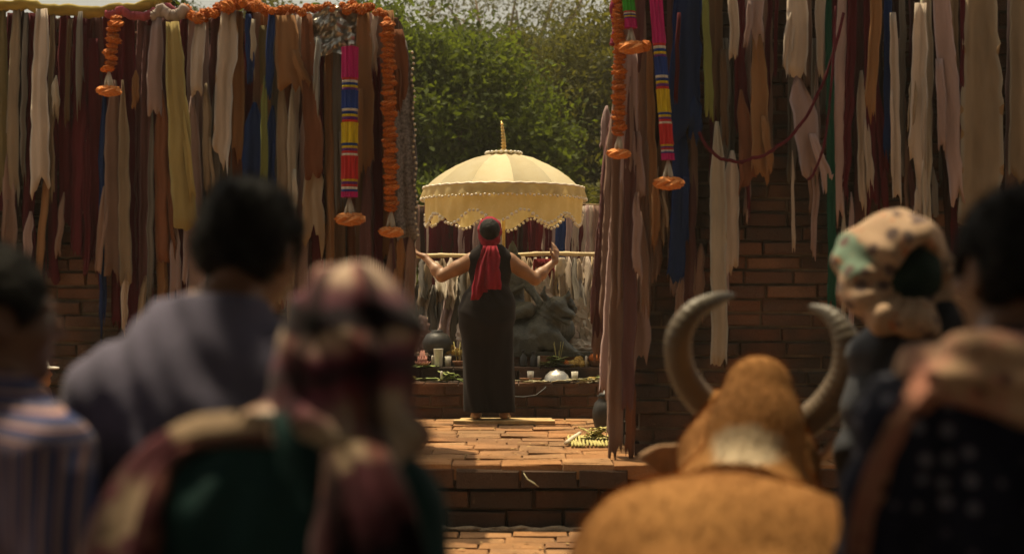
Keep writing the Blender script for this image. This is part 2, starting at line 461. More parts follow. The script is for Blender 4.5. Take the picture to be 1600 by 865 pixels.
# the two walls either side of the gateway
def wall(label, x0, x1, y0, y1, z1, test, seed, jamb):
    w = thing('brick_wall', label, 'wall', ((x0 + x1) / 2, y0, PLAT))
    rr = random.Random(seed); b = Vector(w.location)
    m = MB(); m.box(x0 + .05 - b.x, x1 - .05 - b.x, .03, y1 - y0, 0.002, z1 - PLAT - 0.03)
    m.build('core', M_MORTAR, w, smooth=False)
    hz = z1 - PLAT
    lay(w, Vector((x0, y0, PLAT)), VX, -VY, VZ, x1 - x0, hz, 0.33, 0.080, 0.12, 0.014, test, rr, rough=0.018, miss=0.02)
    no = lambda p: False
    if jamb == 'max':
        lay(w, Vector((x1, y0 + .12, PLAT)), VY, VX, VZ, y1 - y0 - .12, hz, 0.27, 0.078, 0.045, 0.013, no, rr, rough=0.01)
    else:
        lay(w, Vector((x0, y1, PLAT)), -VY, -VX, VZ, y1 - y0 - .12, hz, 0.27, 0.078, 0.045, 0.013, no, rr, rough=0.01)
    m = MB()                                              # broken top course
    x = x0 + .06
    while x < x1 - 0.3:
        l = rr.uniform(.2, .28); y = y0 + 0.14
        while y < y1 - 0.1:
            hgt = rr.uniform(.01, .05)
            m.box(x - b.x, min(x + l, x1 - .06) - b.x - .012, y - b.y, y - b.y + .13, hz - .031, hz - .03 + hgt); y += .145
        x += l
    tag(m.build('top_course', M_BRICK, w, smooth=False), kind='stuff')
    return w
YW = 9.5
LW = (-4.3, X(622, YW)); RW = (X(988, YW), 4.7); LZ = Zc(26, YW)
wall_a = wall('lower old brick wall with marigold garlands laid along its top', LW[0], LW[1], YW, YW + .85, LZ,
              lambda p: p.x > -3.45 and p.z < 2.2, 21, 'max')
wall_b = wall('taller old brick wall behind the cow, hung with cloth strips', RW[0], RW[1], YW, YW + .85, 4.2,
              lambda p: p.x < 3.45 and p.z < 3.0, 22, 'min')

# stepped brick altar
altar = thing('brick_altar', 'stepped brick altar with offerings under the golden umbrella', 'altar', (-0.1, 12.45, PLAT))
b = Vector(altar.location)
TIERS = [(-2.0, 1.9, 12.45, 0.745), (-1.8, 1.75, 12.86, 0.86), (-1.4, 1.45, 13.14, 0.95)]
m = MB()
for (x0, x1, y0, z1) in TIERS: m.box(x0 + .02 - b.x, x1 - .02 - b.x, y0 + .03 - b.y, 14.1 - b.y - y0 * .001, 0.001, z1 - b.z - 0.012)
m.build('core', M_MORTAR, altar, smooth=False)
zl = PLAT
for (x0, x1, y0, z1) in TIERS:
    lay(altar, Vector((x0, y0, zl)), VX, -VY, VZ, x1 - x0, z1 - zl, 0.26, 0.085, 0.12, 0.011,
        lambda p: -1.1 < p.x < 1.05, rb, rough=0.012, miss=0.01)
    zl = z1
m = MB()
for (x0, x1, y0, z1), y2 in zip(TIERS, (12.9, 13.18, 13.9)):
    x = x0 + .01
    while x < x1 - .1:
        l = rb.uniform(.2, .3); m.box(x - b.x, x + l - .01 - b.x, y0 - .004 - b.y, y2 - b.y - .03, z1 - b.z - .02, z1 - b.z + rb.uniform(0, .008)); x += l
m.build('coping', M_BRICK, altar, smooth=False)

# ------------------------------------------------------------------ trees
def leaf_cloud(name, blobs, n, size, mat, parent, base, seed, clump=None, droop=0.3, aspect=0.5, holes=None):
    g = np.random.default_rng(seed); V = []
    tot = sum(r[0] * r[1] * r[2] for c, r in blobs)
    for c, r in blobs:
        k = int(n * r[0] * r[1] * r[2] / tot)
        nc = max(6, k // 90)
        u = g.normal(size=(nc, 3)); u /= np.linalg.norm(u, axis=1)[:, None]
        cc = u * (g.uniform(0.30, 1.0, (nc, 1)) ** 0.45) * np.array(r) + np.array(c)
        cs = (clump or 0.19 * min(r)) * g.uniform(0.4, 1.5, nc)
        w = g.integers(0, nc, k)
        p = cc[w] + g.normal(size=(k, 3)) * cs[w][:, None] * np.array([1, 1, 0.6])
        if holes is not None:
            keep = holes(p, g); p = p[keep]; k = len(p)
        d = g.normal(size=(k, 3)); d[:, 2] -= droop; d /= np.linalg.norm(d, axis=1)[:, None]
        nrm = g.normal(size=(k, 3)) * 0.7 + np.array([0, 0, 1.0]); s = np.cross(d, nrm); s /= np.linalg.norm(s, axis=1)[:, None] + 1e-6
        up = np.cross(s, d)
        L = size * g.uniform(0.6, 1.4, (k, 1))
        q = np.stack([p, p + d * L * .5 + s * L * aspect * .5 + up * L * .08, p + d * L, p + d * L * .5 - s * L * aspect * .5 + up * L * .08], 1)
        V.append(q.reshape(-1, 3))
    V = np.concatenate(V) - np.array(base)
    F = np.arange(len(V)).reshape(-1, 4)
    o = link(name, np_mesh(name, V, F, False), mat, parent); tag(o, kind='stuff'); return o
M_BARK = rough_mat('bark', (0.16, 0.11, 0.07), 0.95, 0.5, 9, 0.9, 0.03)
def tree(label, x, y, blobs, n, size, mat, tr=0.16, seed=0, name='tree', aspect=0.5, holes=None, cat='tree', clump=None):
    t = thing(name, label, cat, (x, y, 0)); rr = random.Random(seed); m = MB(); base = Vector((x, y, 0))
    zmin = min(c[2] - r[2] * .3 for c, r in blobs)
    fork = Vector((rr.uniform(-.1, .1), rr.uniform(-.1, .1), max(.4, zmin * .8)))
    m.tube([(0, 0, -.1), fork * .35 + Vector((.05, 0, 0)), fork], [tr * 1.35, tr, tr * .8], 10)
    trunk = m.build('trunk', M_BARK, t)
    for c, r in blobs:
        for k in range(3):
            for tries in range(40):
                e = Vector(c) - base + Vector((rr.uniform(-.5, .5) * r[0], rr.uniform(-.5, .5) * r[1], rr.uniform(-.1, .7) * r[2]))
                mid = fork.lerp(e, .5) + Vector((rr.uniform(-.2, .2), rr.uniform(-.2, .2), .15 + .04 * tries * (holes is not None)))
                if holes is None or holes(np.array([base + (fork.lerp(mid, i / 12) if j == 0 else mid.lerp(e, i / 12)) for j in (0, 1) for i in range(13)]), np.random.default_rng(1)).all(): break
            else: continue
            m2 = MB(); m2.tube([fork - VZ * .05, mid, e], [tr * .6, tr * .35, tr * .1], 7); m2.build('limb', M_BARK, t)
    leaf_cloud('crown', blobs, n, size, mat, t, (x, y, 0), seed, aspect=aspect, holes=holes, clump=clump)
    return t
L_BRIGHT = leaf_mat('leaf_bright', (0.115, 0.148, 0.022), (0.06, 0.092, 0.017), .55)
L_OLIVE = leaf_mat('leaf_olive', (0.125, 0.12, 0.026), (0.08, 0.085, 0.022), .5)
L_DARK = leaf_mat('leaf_dark', (0.08, 0.10, 0.025), (0.05, 0.07, 0.02), .45)
L_GREY = leaf_mat('leaf_grey', (0.13, 0.13, 0.06), (0.09, 0.095, 0.045), .5)
def blob(px, py, Y, rx, ry, rz): return (tuple(P(px, py, Y)), (rx, ry, rz))
tree('bright green broad leaved tree beside the lower wall', X(690, 20), 20,
     [blob(690, 190, 20, 1.25, 1.2, 1.3), blob(650, 310, 20, 1.2, 1.1, 1.0), blob(770, 240, 20.6, 1.1, 1.1, 1.25), blob(630, 100, 20.3, .9, .9, .8)], 52000, 0.095, L_BRIGHT, seed=1, aspect=.6)
tree('olive green fine leaved tree directly above the umbrella finial', X(860, 23), 23,
     [blob(850, 190, 23, 1.5, 1.3, 1.5), blob(930, 260, 22.6, 1.2, 1.1, 1.5), blob(820, 320, 23, 1.5, 1.2, 1.1), blob(935, 110, 23.2, 1.2, 1.1, 1.0)], 60000, 0.07, L_OLIVE, seed=2, aspect=.4)
tree('thin grey green treetop with sky showing through', X(800, 31), 31,
     [blob(760, 30, 31, 1.9, 1.3, 1.3), blob(880, 20, 31.6, 1.8, 1.3, 1.4), blob(950, 60, 31, 1.3, 1.2, 1.5), blob(690, 60, 31, 1.2, 1.2, 1.2)], 13000, 0.095, L_GREY, seed=3, aspect=.35)
tree('dark green tree behind the gap, deep in shade', X(760, 27), 27,
     [blob(700, 230, 27, 2.0, 1.3, 2.2), blob(850, 230, 27.5, 2.2, 1.3, 2.2), blob(780, 150, 28, 2.0, 1.2, 1.3), blob(980, 210, 27, 1.6, 1.2, 2.2)], 36000, 0.12, L_DARK, seed=4)
tree('green tree just clearing the marigold topped wall', X(575, 24), 24,
     [blob(590, 90, 24, 1.25, 1.2, 1.0), blob(560, 230, 24, 1.6, 1.2, 1.6)], 12000, 0.12, L_BRIGHT, seed=5)
tree('far treetop peeping over the garlanded wall', X(400, 30), 30,
     [blob(405, 55, 30, 1.0, 1.0, .85), blob(420, 210, 30, 1.6, 1.2, 1.7)], 9000, 0.13, L_OLIVE, seed=6)
tree('small treetop above the yellow cloth on the wall', X(285, 31), 31,
     [blob(285, 70, 31, .75, .8, 1.0), blob(300, 240, 31, 1.5, 1.2, 1.6)], 8000, 0.13, L_DARK, seed=16)
tree('spreading tree half hidden behind the taller wall', X(1040, 22), 22,
     [blob(1010, 150, 22, 1.2, 1.2, 1.8), blob(1000, 310, 22, 1.2, 1.2, 1.2)], 11000, 0.11, L_OLIVE, seed=7)
for i, (px, py, Y) in enumerate([(655, 330, 18.5), (740, 335, 19), (850, 335, 19.2), (940, 330, 18.6)]):
    c = P(px, py + 40, Y)
    tree(['leafy bush left of the umbrella behind the cloth row', 'dark bush directly behind the umbrella', 'olive bush behind the umbrella rim', 'olive bush behind the cloth row beside the taller wall'][i],
         c.x, Y, [(tuple(c), (.75, .7, .9)), ((c.x, Y, .8), (.8, .7, .7))], 5000, 0.10, (L_BRIGHT, L_DARK, L_OLIVE, L_OLIVE)[i], tr=.05, seed=30 + i, name='bush', cat='bush')
# the shade tree the crowd stands under: its overhead crown, out of the picture, is enlarged to block sky, with gaps cut for sun
def sun_holes(spots):
    d = np.array(sdir)
    def keep(p, g):
        k = np.ones(len(p), bool)
        for (c, r) in spots:
            q = p - np.array(c); t = q @ d
            dist = np.linalg.norm(q - t[:, None] * d, axis=1)
            k &= dist > r * (0.75 + 0.5 * g.random(len(p)))
        return k
    return keep
SUN_SPOTS = []

# ================================================================== CLOTH STRIPS
COL = {
 'cream': (0.68, 0.57, 0.48), 'white': (0.66, 0.58, 0.47), 'beige': (0.47, 0.36, 0.25), 'yellow': (0.55, 0.43, 0.17),
 'tan': (0.42, 0.22, 0.10), 'brown': (0.19, 0.115, 0.065), 'rust': (0.30, 0.12, 0.06), 'maroon': (0.14, 0.017, 0.028),
 'dark': (0.06, 0.03, 0.026), 'red': (0.24, 0.02, 0.03), 'mauve': (0.54, 0.39, 0.37), 'grey': (0.24, 0.215, 0.19), 'blue': (0.02, 0.05, 0.19),
 'green': (0.015, 0.12, 0.075), 'olive': (0.25, 0.20, 0.09), 'lime': (0.30, 0.33, 0.10), 'plum': (0.21, 0.10, 0.10), 'silver': (0.4, 0.4, 0.38),
 'dusty': (0.36, 0.23, 0.18),
}
WORD = {'dark': 'blackish', 'lime': 'pale green', 'dusty': 'dusty brown', 'yellow': 'pale yellow', 'grey': 'grey'}
SHADE = {'dusty': 0.3}
def cmat(c): return fabric('cloth_' + c, COL[c], 0.35, rnd=0.22, scale=(7, 7, 2), var=.20, bump=.12)
def strip_mesh(p0, p1, w, seed, n=9, thick=0.004, ragged=0.05, gather=0.75, amp=None, sway=0.007, taper=1.0, lean=0.0):
    """one torn length of cloth from p0 down to p1: a closed, folded section swept along a swaying path"""
    rr = random.Random(seed); d = Vector(p1) - Vector(p0); L = d.length
    ns = max(8, min(26, int(L / 0.075)))
    amp = min(0.024, 0.10 * w) if amp is None else amp
    ph = rr.uniform(0, 6.28); fq = rr.uniform(2.0, 4.2); ph2 = rr.uniform(0, 6.28)
    tw0 = rr.uniform(-.7, .7); tw1 = rr.uniform(-.95, .95)
    ragl = [rr.uniform(-ragged, ragged) * (1.6 if i % 3 == 1 else .6) for i in range(n)]
    if rr.random() < .5:
        sl = rr.uniform(-1, 1) * ragged * 1.5; ragl = [q + sl * (2 * i / (n - 1) - 1) for i, q in enumerate(ragl)]
    nk = [mnoise.noise(Vector((seed * 1.37, k * .45, 0))) for k in range(ns + 1)]
    V = []; F = []
    for k in range(ns + 1):
        t = k / ns; c = d * t
        cx = c.x + sway * nk[k] * min(1, t * 3) * 2 + sway * math.sin(t * 3 + ph) * .4 * t
        cy = c.y - 0.012 * math.sin(t * math.pi) - lean * t
        ww = w * (gather + (1 - gather) * min(1, t / .22)) * (1 + .10 * nk[k]) * (1 + (taper - 1) * t)
        a = (tw0 + (tw1 - tw0) * t) * .8
        ca, sa = math.cos(a), math.sin(a)
        front = []; back = []
        for i in range(n):
            u = 2 * i / (n - 1) - 1
            fy = amp * math.sin(u * fq + ph + t * 1.7) + amp * .5 * math.sin(u * fq * 2.3 + ph2 - t * 2.6)
            xx = u * ww / 2 * (1 + .16 * mnoise.noise(Vector((k * .9, (1 if u > 0 else -1) * 7.3 + seed, 1.0))))
            fy += .30 * amp * mnoise.noise(Vector((u * 3.1 + seed, k * .55, 4.0))) * 2
            zz = c.z + (ragl[i] * max(0, (t - .8) / .2) if k < ns else ragl[i])
            X_ = cx + xx * ca; Y_ = cy + fy + xx * sa * .35
            e = thick * (1 - abs(u) ** 3)
            front.append((X_, Y_ - e, zz)); back.append((X_, Y_ + e, zz))
        V += front + back[::-1]
    m = 2 * n
    for k in range(ns):
        for i in range(m):
            F.append((k*m + i, (k+1)*m + i, (k+1)*m + (i+1) % m, k*m + (i+1) % m))
    for i in range(n - 1):
        F.append((i, i + 1, m - 2 - i, m - 1 - i)); b = ns * m
        F.append((b + m - 1 - i, b + m - 2 - i, b + i + 1, b + i))
    return np_mesh('cloth', V, F)
STRIPS = []
rs = random.Random(77)
def strip(zone, px0, px1, w, y0, y1, c, layer=1, Y=YW, **kw):
    """px0/px1 centre at top and bottom, w width, y0/y1 top and bottom, all in photo pixels at the wall's distance"""
    STRIPS.append(dict(zone=zone, px=(px0 + px1) / 2, w=w, len=y1 - y0, c=c))
    yy = Y - 0.055 - 0.045 * layer
    if zone == 'A' and layer: w *= 1.15
    if zone == 'B' and layer and c in ('cream', 'white', 'mauve', 'beige'): w *= 1.22
    if zone in 'AB' and layer: px1 += rs.uniform(-7, 7)
    p0, p1 = P(px0, y0, yy), P(px1, y1, yy)
    if zone in 'AB':
        kw.setdefault('taper', rs.choice([.85, 1.0, 1.0, 1.2, 1.45])); kw.setdefault('ragged', rs.uniform(.02, .09))
        if y0 > 90: kw.setdefault('gather', .25)
    o = link('cloth_strip', strip_mesh(p0, p1, w / F_PX * yy, len(STRIPS), **kw), cmat(c)); o.location = p0
    STRIPS[-1]['o'] = o
    if w > 13 and y1 - y0 > 90 and layer and zone in 'AB' and rs.random() < .6:      # a torn end hanging beside the main length
        a = p0.lerp(p1, rs.uniform(.35, .6)); d = (p1 - p0) * rs.uniform(.35, .62); sx = rs.choice([-1, 1]) * w / F_PX * yy
        e = link('torn_end', strip_mesh(a, a + d + VX * sx * rs.uniform(.1, .5), w / F_PX * yy * rs.uniform(.35, .6), len(STRIPS) + 3000), cmat(c), o); e.location = a - p0 + VX * sx * rs.uniform(.2, .5) - VY * .014
    return o
ORD = ['', 'first', 'second', 'third', 'fourth', 'fifth', 'sixth', 'seventh', 'eighth', 'ninth', 'tenth', 'eleventh', 'twelfth',
       'thirteenth', 'fourteenth', 'fifteenth', 'sixteenth', 'seventeenth', 'eighteenth', 'nineteenth', 'twentieth']
ZONES = {  # landmark px sorted outward from the gateway
 'A': ('on lower wall', -1, [(700, 'the gateway corner'), (610, 'the long marigold garland'), (547, 'the striped garland'), (372, 'the crop haired head'), (172, 'the short marigold garland')]),
 'B': ('on the taller wall', 1, [(900, 'the gateway corner'), (968, 'the orange garland'), (1034, 'the striped garland'), (1112, 'the dark brown cloth'), (1292, 'the green tape'), (1370, 'the tan strap')]),
 'F': ('in row behind umbrella', 1, [(600, 'the lower wall end'), (762, 'the red turban')]),
 'G': ('under the bamboo pole', 1, [(600, 'the raised hand'), (780, 'the statue')]),
}
def label_strips():
    used = {}
    for zone, (where, sg, marks) in ZONES.items():
        ss = sorted([s for s in STRIPS if s['zone'] == zone], key=lambda s: s['px'] * sg)
        seen = {}
        for s in ss:
            mk = [q for q in marks if q[0] * sg <= s['px'] * sg + 3][-1][1]
            ln = 'long' if s['len'] > 250 else 'short' if s['len'] < 110 else ''
            wd = 'wide' if s['w'] > 30 else 'narrow' if s['w'] < 11 else ''
            cn = WORD.get(s['c'], s['c'])
            seen[(mk, cn)] = k = seen.get((mk, cn), 0) + 1
            lab = ' '.join(q for q in (ln, wd, cn, 'strip', where + ',', ORD[k], cn, 'past' if 'end' not in mk else 'from', mk) if q)
            if len(lab.split()) > 16: lab = lab.replace(' ' + mk, ' ' + mk.replace('the ', ''))
            if len(lab.split()) > 16: lab = ' '.join(q for q in (cn, 'strip', where + ',', ORD[k], cn, 'from', mk) if q)
            tag(s['o'], lab, 'cloth strip', {'A': 'cloth strips on the lower wall', 'B': 'cloth strips on the taller wall',
                'F': 'cloth strips hanging behind the umbrella', 'G': 'pale cloths under the bamboo pole'}[zone])

# backing on the lower wall, mostly maroon and dark
BACK_A = ['maroon', 'dark', 'plum', 'plum', 'brown', 'dusty', 'plum', 'rust', 'maroon', 'dusty', 'mauve']
x = -20
while x < 612:
    w = rs.uniform(15, 25); c = rs.choice(['maroon', 'maroon', 'plum', 'dark', 'maroon'] if x < 240 else BACK_A if x < 330 else ['dusty', 'grey', 'tan', 'plum', 'mauve', 'brown', 'rust', 'maroon', 'beige'])
    strip('A', x, x + rs.uniform(-5, 5), w, rs.uniform(12, 22), (rs.uniform(330, 450) if x < 175 else rs.uniform(400, 520)), c, 0)
    x += w * rs.uniform(.72, .92)
TA = [ # px0 px1 w y0 y1 colour layer
 (4,10,12,8,300,'olive',1),(26,18,14,12,300,'beige',1),(41,41,9,20,265,'grey',1),(12,20,16,240,420,'dusty',1),(66,60,22,14,288,'cream',2),(76,66,10,250,430,'tan',1),(48,44,12,330,420,'mauve',1),
 (82,80,9,22,300,'beige',1),(88,88,9,118,178,'white',2),(109,106,7,30,190,'brown',2),(126,123,9,18,150,'grey',2),(128,118,20,40,400,'maroon',1),(146,150,16,60,440,'maroon',1),
 (163,161,13,140,505,'blue',1),(178,172,20,125,430,'dusty',2),(192,197,13,125,440,'beige',2),(212,213,9,110,162,'tan',2),(232,230,16,40,470,'plum',1),(246,240,17,28,180,'mauve',2),(238,236,9,170,470,'grey',2),
 (252,256,19,140,410,'rust',2),(270,282,25,34,356,'yellow',3),(300,306,20,150,470,'mauve',2),(314,311,18,36,145,'cream',3),(322,320,12,130,300,'beige',2),(340,330,16,120,480,'grey',1),
 (358,346,28,15,252,'cream',3),(372,372,16,18,240,'tan',2),(388,385,11,22,130,'blue',3),(396,392,8,30,112,'white',3),(398,398,22,160,300,'blue',2),(412,410,15,40,125,'olive',2),(414,413,8,118,300,'lime',3),
 (425,424,11,18,150,'blue',3),(426,424,13,165,290,'blue',2),(446,452,32,24,142,'tan',3),(440,441,17,120,470,'beige',2),(456,456,15,140,430,'white',2),(466,462,12,24,330,'cream',1),(479,500,19,22,276,'rust',3),
 (490,492,26,250,378,'beige',2),(480,476,14,130,480,'mauve',1),(498,494,9,60,152,'silver',4),(512,514,10,66,405,'tan',2),(526,524,13,66,330,'grey',2),(532,530,12,250,440,'brown',1),(562,560,11,100,500,'brown',1),
 (568,572,20,20,258,'tan',3),(586,586,9,24,106,'cream',3),(588,588,13,90,420,'maroon',1),(574,570,12,240,470,'plum',2),(622,624,16,46,160,'rust',3),(626,630,13,360,470,'tan',2),(642,640,15,365,500,'dusty',2),(612,614,13,370,520,'plum',1),
 (200,196,12,380,505,'cream',1),(255,252,14,380,500,'tan',1),(275,280,14,350,470,'mauve',2),(228,222,11,430,520,'beige',1),(100,98,9,300,400,'dusty',1),(140,136,8,200,330,'beige',1),
]
for a in TA: strip('A', *a)
# taller wall
TB = [
 (1075,1066,46,-60,205,'blue',2),(1064,1062,24,180,440,'blue',1),(1086,1090,22,150,215,'blue',2),(1061,1058,7,20,160,'maroon',3),(1100,1102,10,-60,180,'lime',3),(1119,1121,28,-60,192,'brown',2),
 (1066,1062,14,430,520,'dusty',1),(1142,1147,13,-50,90,'cream',3),(1133,1136,14,60,370,'grey',1),(1120,1116,21,190,568,'white',3),(1144,1148,20,235,420,'cream',2),(1134,1132,10,300,480,'mauve',1),(1156,1156,18,-40,200,'maroon',1),(1182,1180,17,-60,60,'mauve',3),
 (1184,1186,22,55,276,'tan',2),(1158,1168,18,140,286,'rust',2),(1204,1202,8,-60,170,'maroon',1),(1248,1240,26,-60,122,'cream',3),(1246,1266,28,118,275,'mauve',2),(1278,1284,14,-60,120,'cream',2),
 (1272,1270,10,60,330,'grey',1),(1238,1236,4,235,390,'cream',2),(1276,1278,9,100,395,'mauve',1),(1293,1293,12,-60,476,'green',2),(1266,1268,9,250,330,'dusty',1),(1318,1312,13,-50,330,'mauve',2),(1334,1324,17,-60,310,'maroon',2),
 (1306,1304,9,-50,230,'maroon',1),(1346,1344,18,110,325,'cream',1),(1359,1362,24,-50,322,'maroon',1),(1370,1366,20,-60,174,'tan',4),(1386,1386,13,-50,245,'blue',2),(1395,1402,12,20,312,'cream',3),(1410,1412,10,-50,270,'grey',2),(1404,1416,8,60,330,'dusty',1),
 (1428,1436,16,-40,330,'dark',1),(1438,1434,20,5,262,'cream',3),(1426,1428,11,120,200,'beige',3),(1446,1452,18,-50,365,'white',2),(1440,1442,14,240,350,'cream',2),(1466,1492,24,-50,312,'mauve',3),(1476,1480,17,120,400,'dark',1),(1488,1492,14,-50,200,'beige',2),
 (1504,1508,10,-50,268,'maroon',3),(1508,1510,15,130,350,'olive',2),(1530,1534,42,-60,350,'beige',3),(1592,1590,20,-50,285,'beige',2),(1610,1606,16,-50,300,'dusty',1),(1632,1630,22,-60,320,'cream',2),(1490,1488,13,280,420,'maroon',1),(1458,1456,8,260,340,'grey',2),
 (1330,1328,10,300,520,'mauve',1),(1318,1320,8,320,500,'white',1),(1212,1211,6,-50,120,'maroon',2),(1172,1170,7,270,330,'maroon',1),(1095,1090,14,380,480,'dusty',0),(1080,1078,16,260,470,'plum',0),(1050,1046,16,-50,330,'plum',0),(1378,1380,10,240,330,'maroon',1),(1420,1424,9,250,330,'plum',1),
 # gateway corner of the taller wall: long dusty lengths
 (1004,1000,17,60,390,'dusty',1),(1014,1016,12,70,380,'tan',2),(984,986,22,80,335,'mauve',2),(1000,1010,15,330,480,'dusty',2),(1024,1026,15,280,378,'tan',3),(1030,1034,12,260,372,'beige',1),(994,992,13,300,430,'mauve',3),(1040,1036,18,140,380,'brown',1),(1044,1046,9,290,430,'dusty',0),(976,974,12,230,470,'dusty',2),
 (1010,1006,24,200,500,'dusty',0),(1028,1024,22,340,440,'dusty',0),(1000,998,20,-50,110,'plum',1),(1048,1052,12,340,460,'mauve',0),
]
for a in TB: strip('B', *a)
x = 1000
while x < 1660:
    c = rs.choice(['maroon', 'dark', 'plum', 'mauve', 'grey', 'dusty', 'plum', 'dusty']); w = rs.uniform(9, 20)
    if not (1208 < x < 1236 or 1555 < x < 1578): strip('B', x, x + rs.uniform(-4, 4), w, -55, rs.choice([150, 230, 290, 330]) + rs.uniform(-60, 40), c, 0)
    x += rs.uniform(18, 34)
# lengths hanging down the gateway side of the taller wall, to the floor
for k, (px0, px1, w, y0, y1, c, Y) in enumerate([(972, 962, 26, -40, 700, 'dusty', 9.44), (986, 981, 20, 120, 640, 'plum', 9.40), (962, 948, 24, 150, 500, 'dusty', 9.72), (956, 938, 24, 180, 530, 'plum', 10.0), (968, 946, 20, 260, 610, 'mauve', 9.66), (958, 932, 22, 260, 560, 'dusty', 10.1),
        (950, 936, 20, 300, 540, 'dusty', 10.25), (990, 984, 16, 300, 708, 'rust', 9.46), (976, 968, 14, 330, 690, 'dark', 9.58), (948, 944, 14, 165, 240, 'mauve', 10.2), (940, 928, 14, 330, 500, 'plum', 10.35), (966, 958, 22, 380, 690, 'dusty', 9.55), (1000, 1004, 26, 440, 560, 'mauve', 9.5)]):
    strip('B', px0, px1, w, y0, y1, c, 0, Y=Y, taper=1.05)
# and of the lower wall
for (px0, px1, w, y0, y1, c, Y) in [(632, 634, 20, 300, 560, 'plum', 9.66), (646, 644, 12, 200, 380, 'grey', 10.0), (640, 642, 16, 330, 520, 'dusty', 9.9), (612, 612, 22, 380, 600, 'dusty', 9.45), (590, 592, 18, 420, 560, 'plum', 9.45)]:
    strip('A', px0, px1, w, y0, y1, c, 0, Y=Y)

# a grey lace cloth over the corner with a beaded edge
t = thing('lace_cloth', 'grey lace cloth with beaded edge draped over the gateway corner of lower wall', 'cloth', P(628, 70, 9.36))
p0 = P(628, 62, 9.36); p1 = P(634, 372, 9.34)
link('cloth', strip_mesh(p0, p1, 0.135, 900, n=13, gather=.35, amp=.018, ragged=.02, sway=.01), fabric('lace', (0.36, 0.33, 0.33), .3, scale=(60, 60, 60), var=.5), t, (0, 0, P(628, 62, 9.36).z - P(628, 70, 9.36).z))
M_BEAD = rough_mat('pearl_bead', (0.70, 0.62, 0.46), .4, .1, 20, 0.0)
bead = MB(); bead.ball((0, 0, 0), .009, 8, 5); bead = bead.mesh('bead'); bead.materials.append(M_BEAD)
for i in range(34):
    tt = i / 33
    o = link('bead', bead, None, t); o.location = P(644 + 7 * tt + 2 * math.sin(i), 82 + 285 * tt, 9.35) - t.location

# silver foil crumpled on the wall top
g = MB(); ft = P(524, 46, 9.34)
vv, ff = tri_grid(-.17, .15, -.15, .15, 18, 16, lambda a, b: 0)
vv2 = []
for (a, b, _) in vv:
    q = Vector((a * 14, b * 14, 1.0)); h = mnoise.noise(q) * .05 + mnoise.noise(q * 2.3) * .03
    vv2.append((a + .02 * mnoise.noise(q + VX * 9), -.05 + h + 1.6 * a * a, b + .02 * mnoise.noise(q + VX * 4) - .35 * abs(a)))
k = len(vv2); ff2 = [tuple(i + k for i in q[::-1]) for q in ff]
g.add(vv2 + [(a, b + .004, c) for a, b, c in vv2], ff + ff2)
o = g.build('foil_sheet', rough_mat('foil', (0.30, 0.29, 0.26), .32, .2, 9, .1, metal=.85), None, ft, smooth=False)
tag(o, 'crumpled silver foil sheet hung near the striped garland on lower wall', 'foil')

# yellow cloth swagged along the wall top
def swag(name, pts, r, mat, label, cat, flat=1.6, seed=0):
    n = len(pts) * 8; out = []; rad = []
    for i in range(n + 1):
        s = i / n * (len(pts) - 1); k = min(int(s), len(pts) - 2); f_ = s - k
        f2 = f_ * f_ * (3 - 2 * f_)
        out.append(Vector(pts[k]).lerp(Vector(pts[k + 1]), f_) + VZ * (-.02 * math.sin(f_ * math.pi)) + Vector((0, .01 * mnoise.noise(Vector((i * .7, seed, 0))), .008 * mnoise.noise(Vector((i * .9, seed, 5))))))
        rad.append(r * (1 + .35 * mnoise.noise(Vector((i * .55, seed, 2)))))
    m = MB(); m.tube([p - out[0] for p in out], rad, 12, True, flat)
    return tag(m.build(name, mat, None, out[0]), label, cat)
swag('cloth_swag', [P(px, py, 9.40) for px, py in ((-30, 4), (40, 6), (110, 15), (180, 14), (240, 4), (262, -4))], .026, fabric('swag_yellow', (0.60, 0.46, 0.13), .2, scale=(4, 30, 30)), 'pale yellow cloth swagged along the top of the lower wall', 'cloth', seed=1)
swag('ribbon', [P(px, py, 9.38) for px, py in ((165, 22), (190, 14), (215, 24), (240, 18), (262, 10), (285, 20))], .018, fabric('swag_pink', (0.50, 0.12, 0.16), .2), 'pink ribbon twisted along the wall top beside the yellow cloth', 'ribbon', seed=2)
swag('ribbon', [P(px, py, 9.36) for px, py in ((236, 26), (252, 12), (272, 24), (290, 10))], .022, fabric('swag_white', (0.6, 0.5, 0.45), .2), 'off white ribbon bunched on the wall top beside the pink ribbon', 'ribbon', seed=3)
# maroon ribbon slung between strips of the taller wall
m_rib = fabric('ribbon_maroon', (0.11, 0.010, 0.024), .1)
swag('ribbon', [P(px, py, 9.24) for px, py in ((1092, 206), (1112, 236), (1140, 250), (1175, 247), (1215, 228), (1250, 195), (1276, 150), (1300, 90), (1318, 20))], .008, m_rib, 'maroon ribbon slung in a loop across strips of the taller wall', 'ribbon', seed=4)
swag('ribbon', [P(px, py, 9.22) for px, py in ((1262, 280), (1276, 260), (1290, 215), (1300, 120), (1306, 10))], .007, m_rib, 'maroon ribbon hanging steeply beside the green tape', 'ribbon', seed=5)
swag('rope', [P(px, py, 9.30) for px, py in ((960, -62), (1100, -58), (1300, -60), (1500, -57), (1700, -62))], .012, fabric('rope', (0.3, 0.2, 0.1), 0), 'rope along the top of the taller wall that holds the strips', 'rope', seed=6)
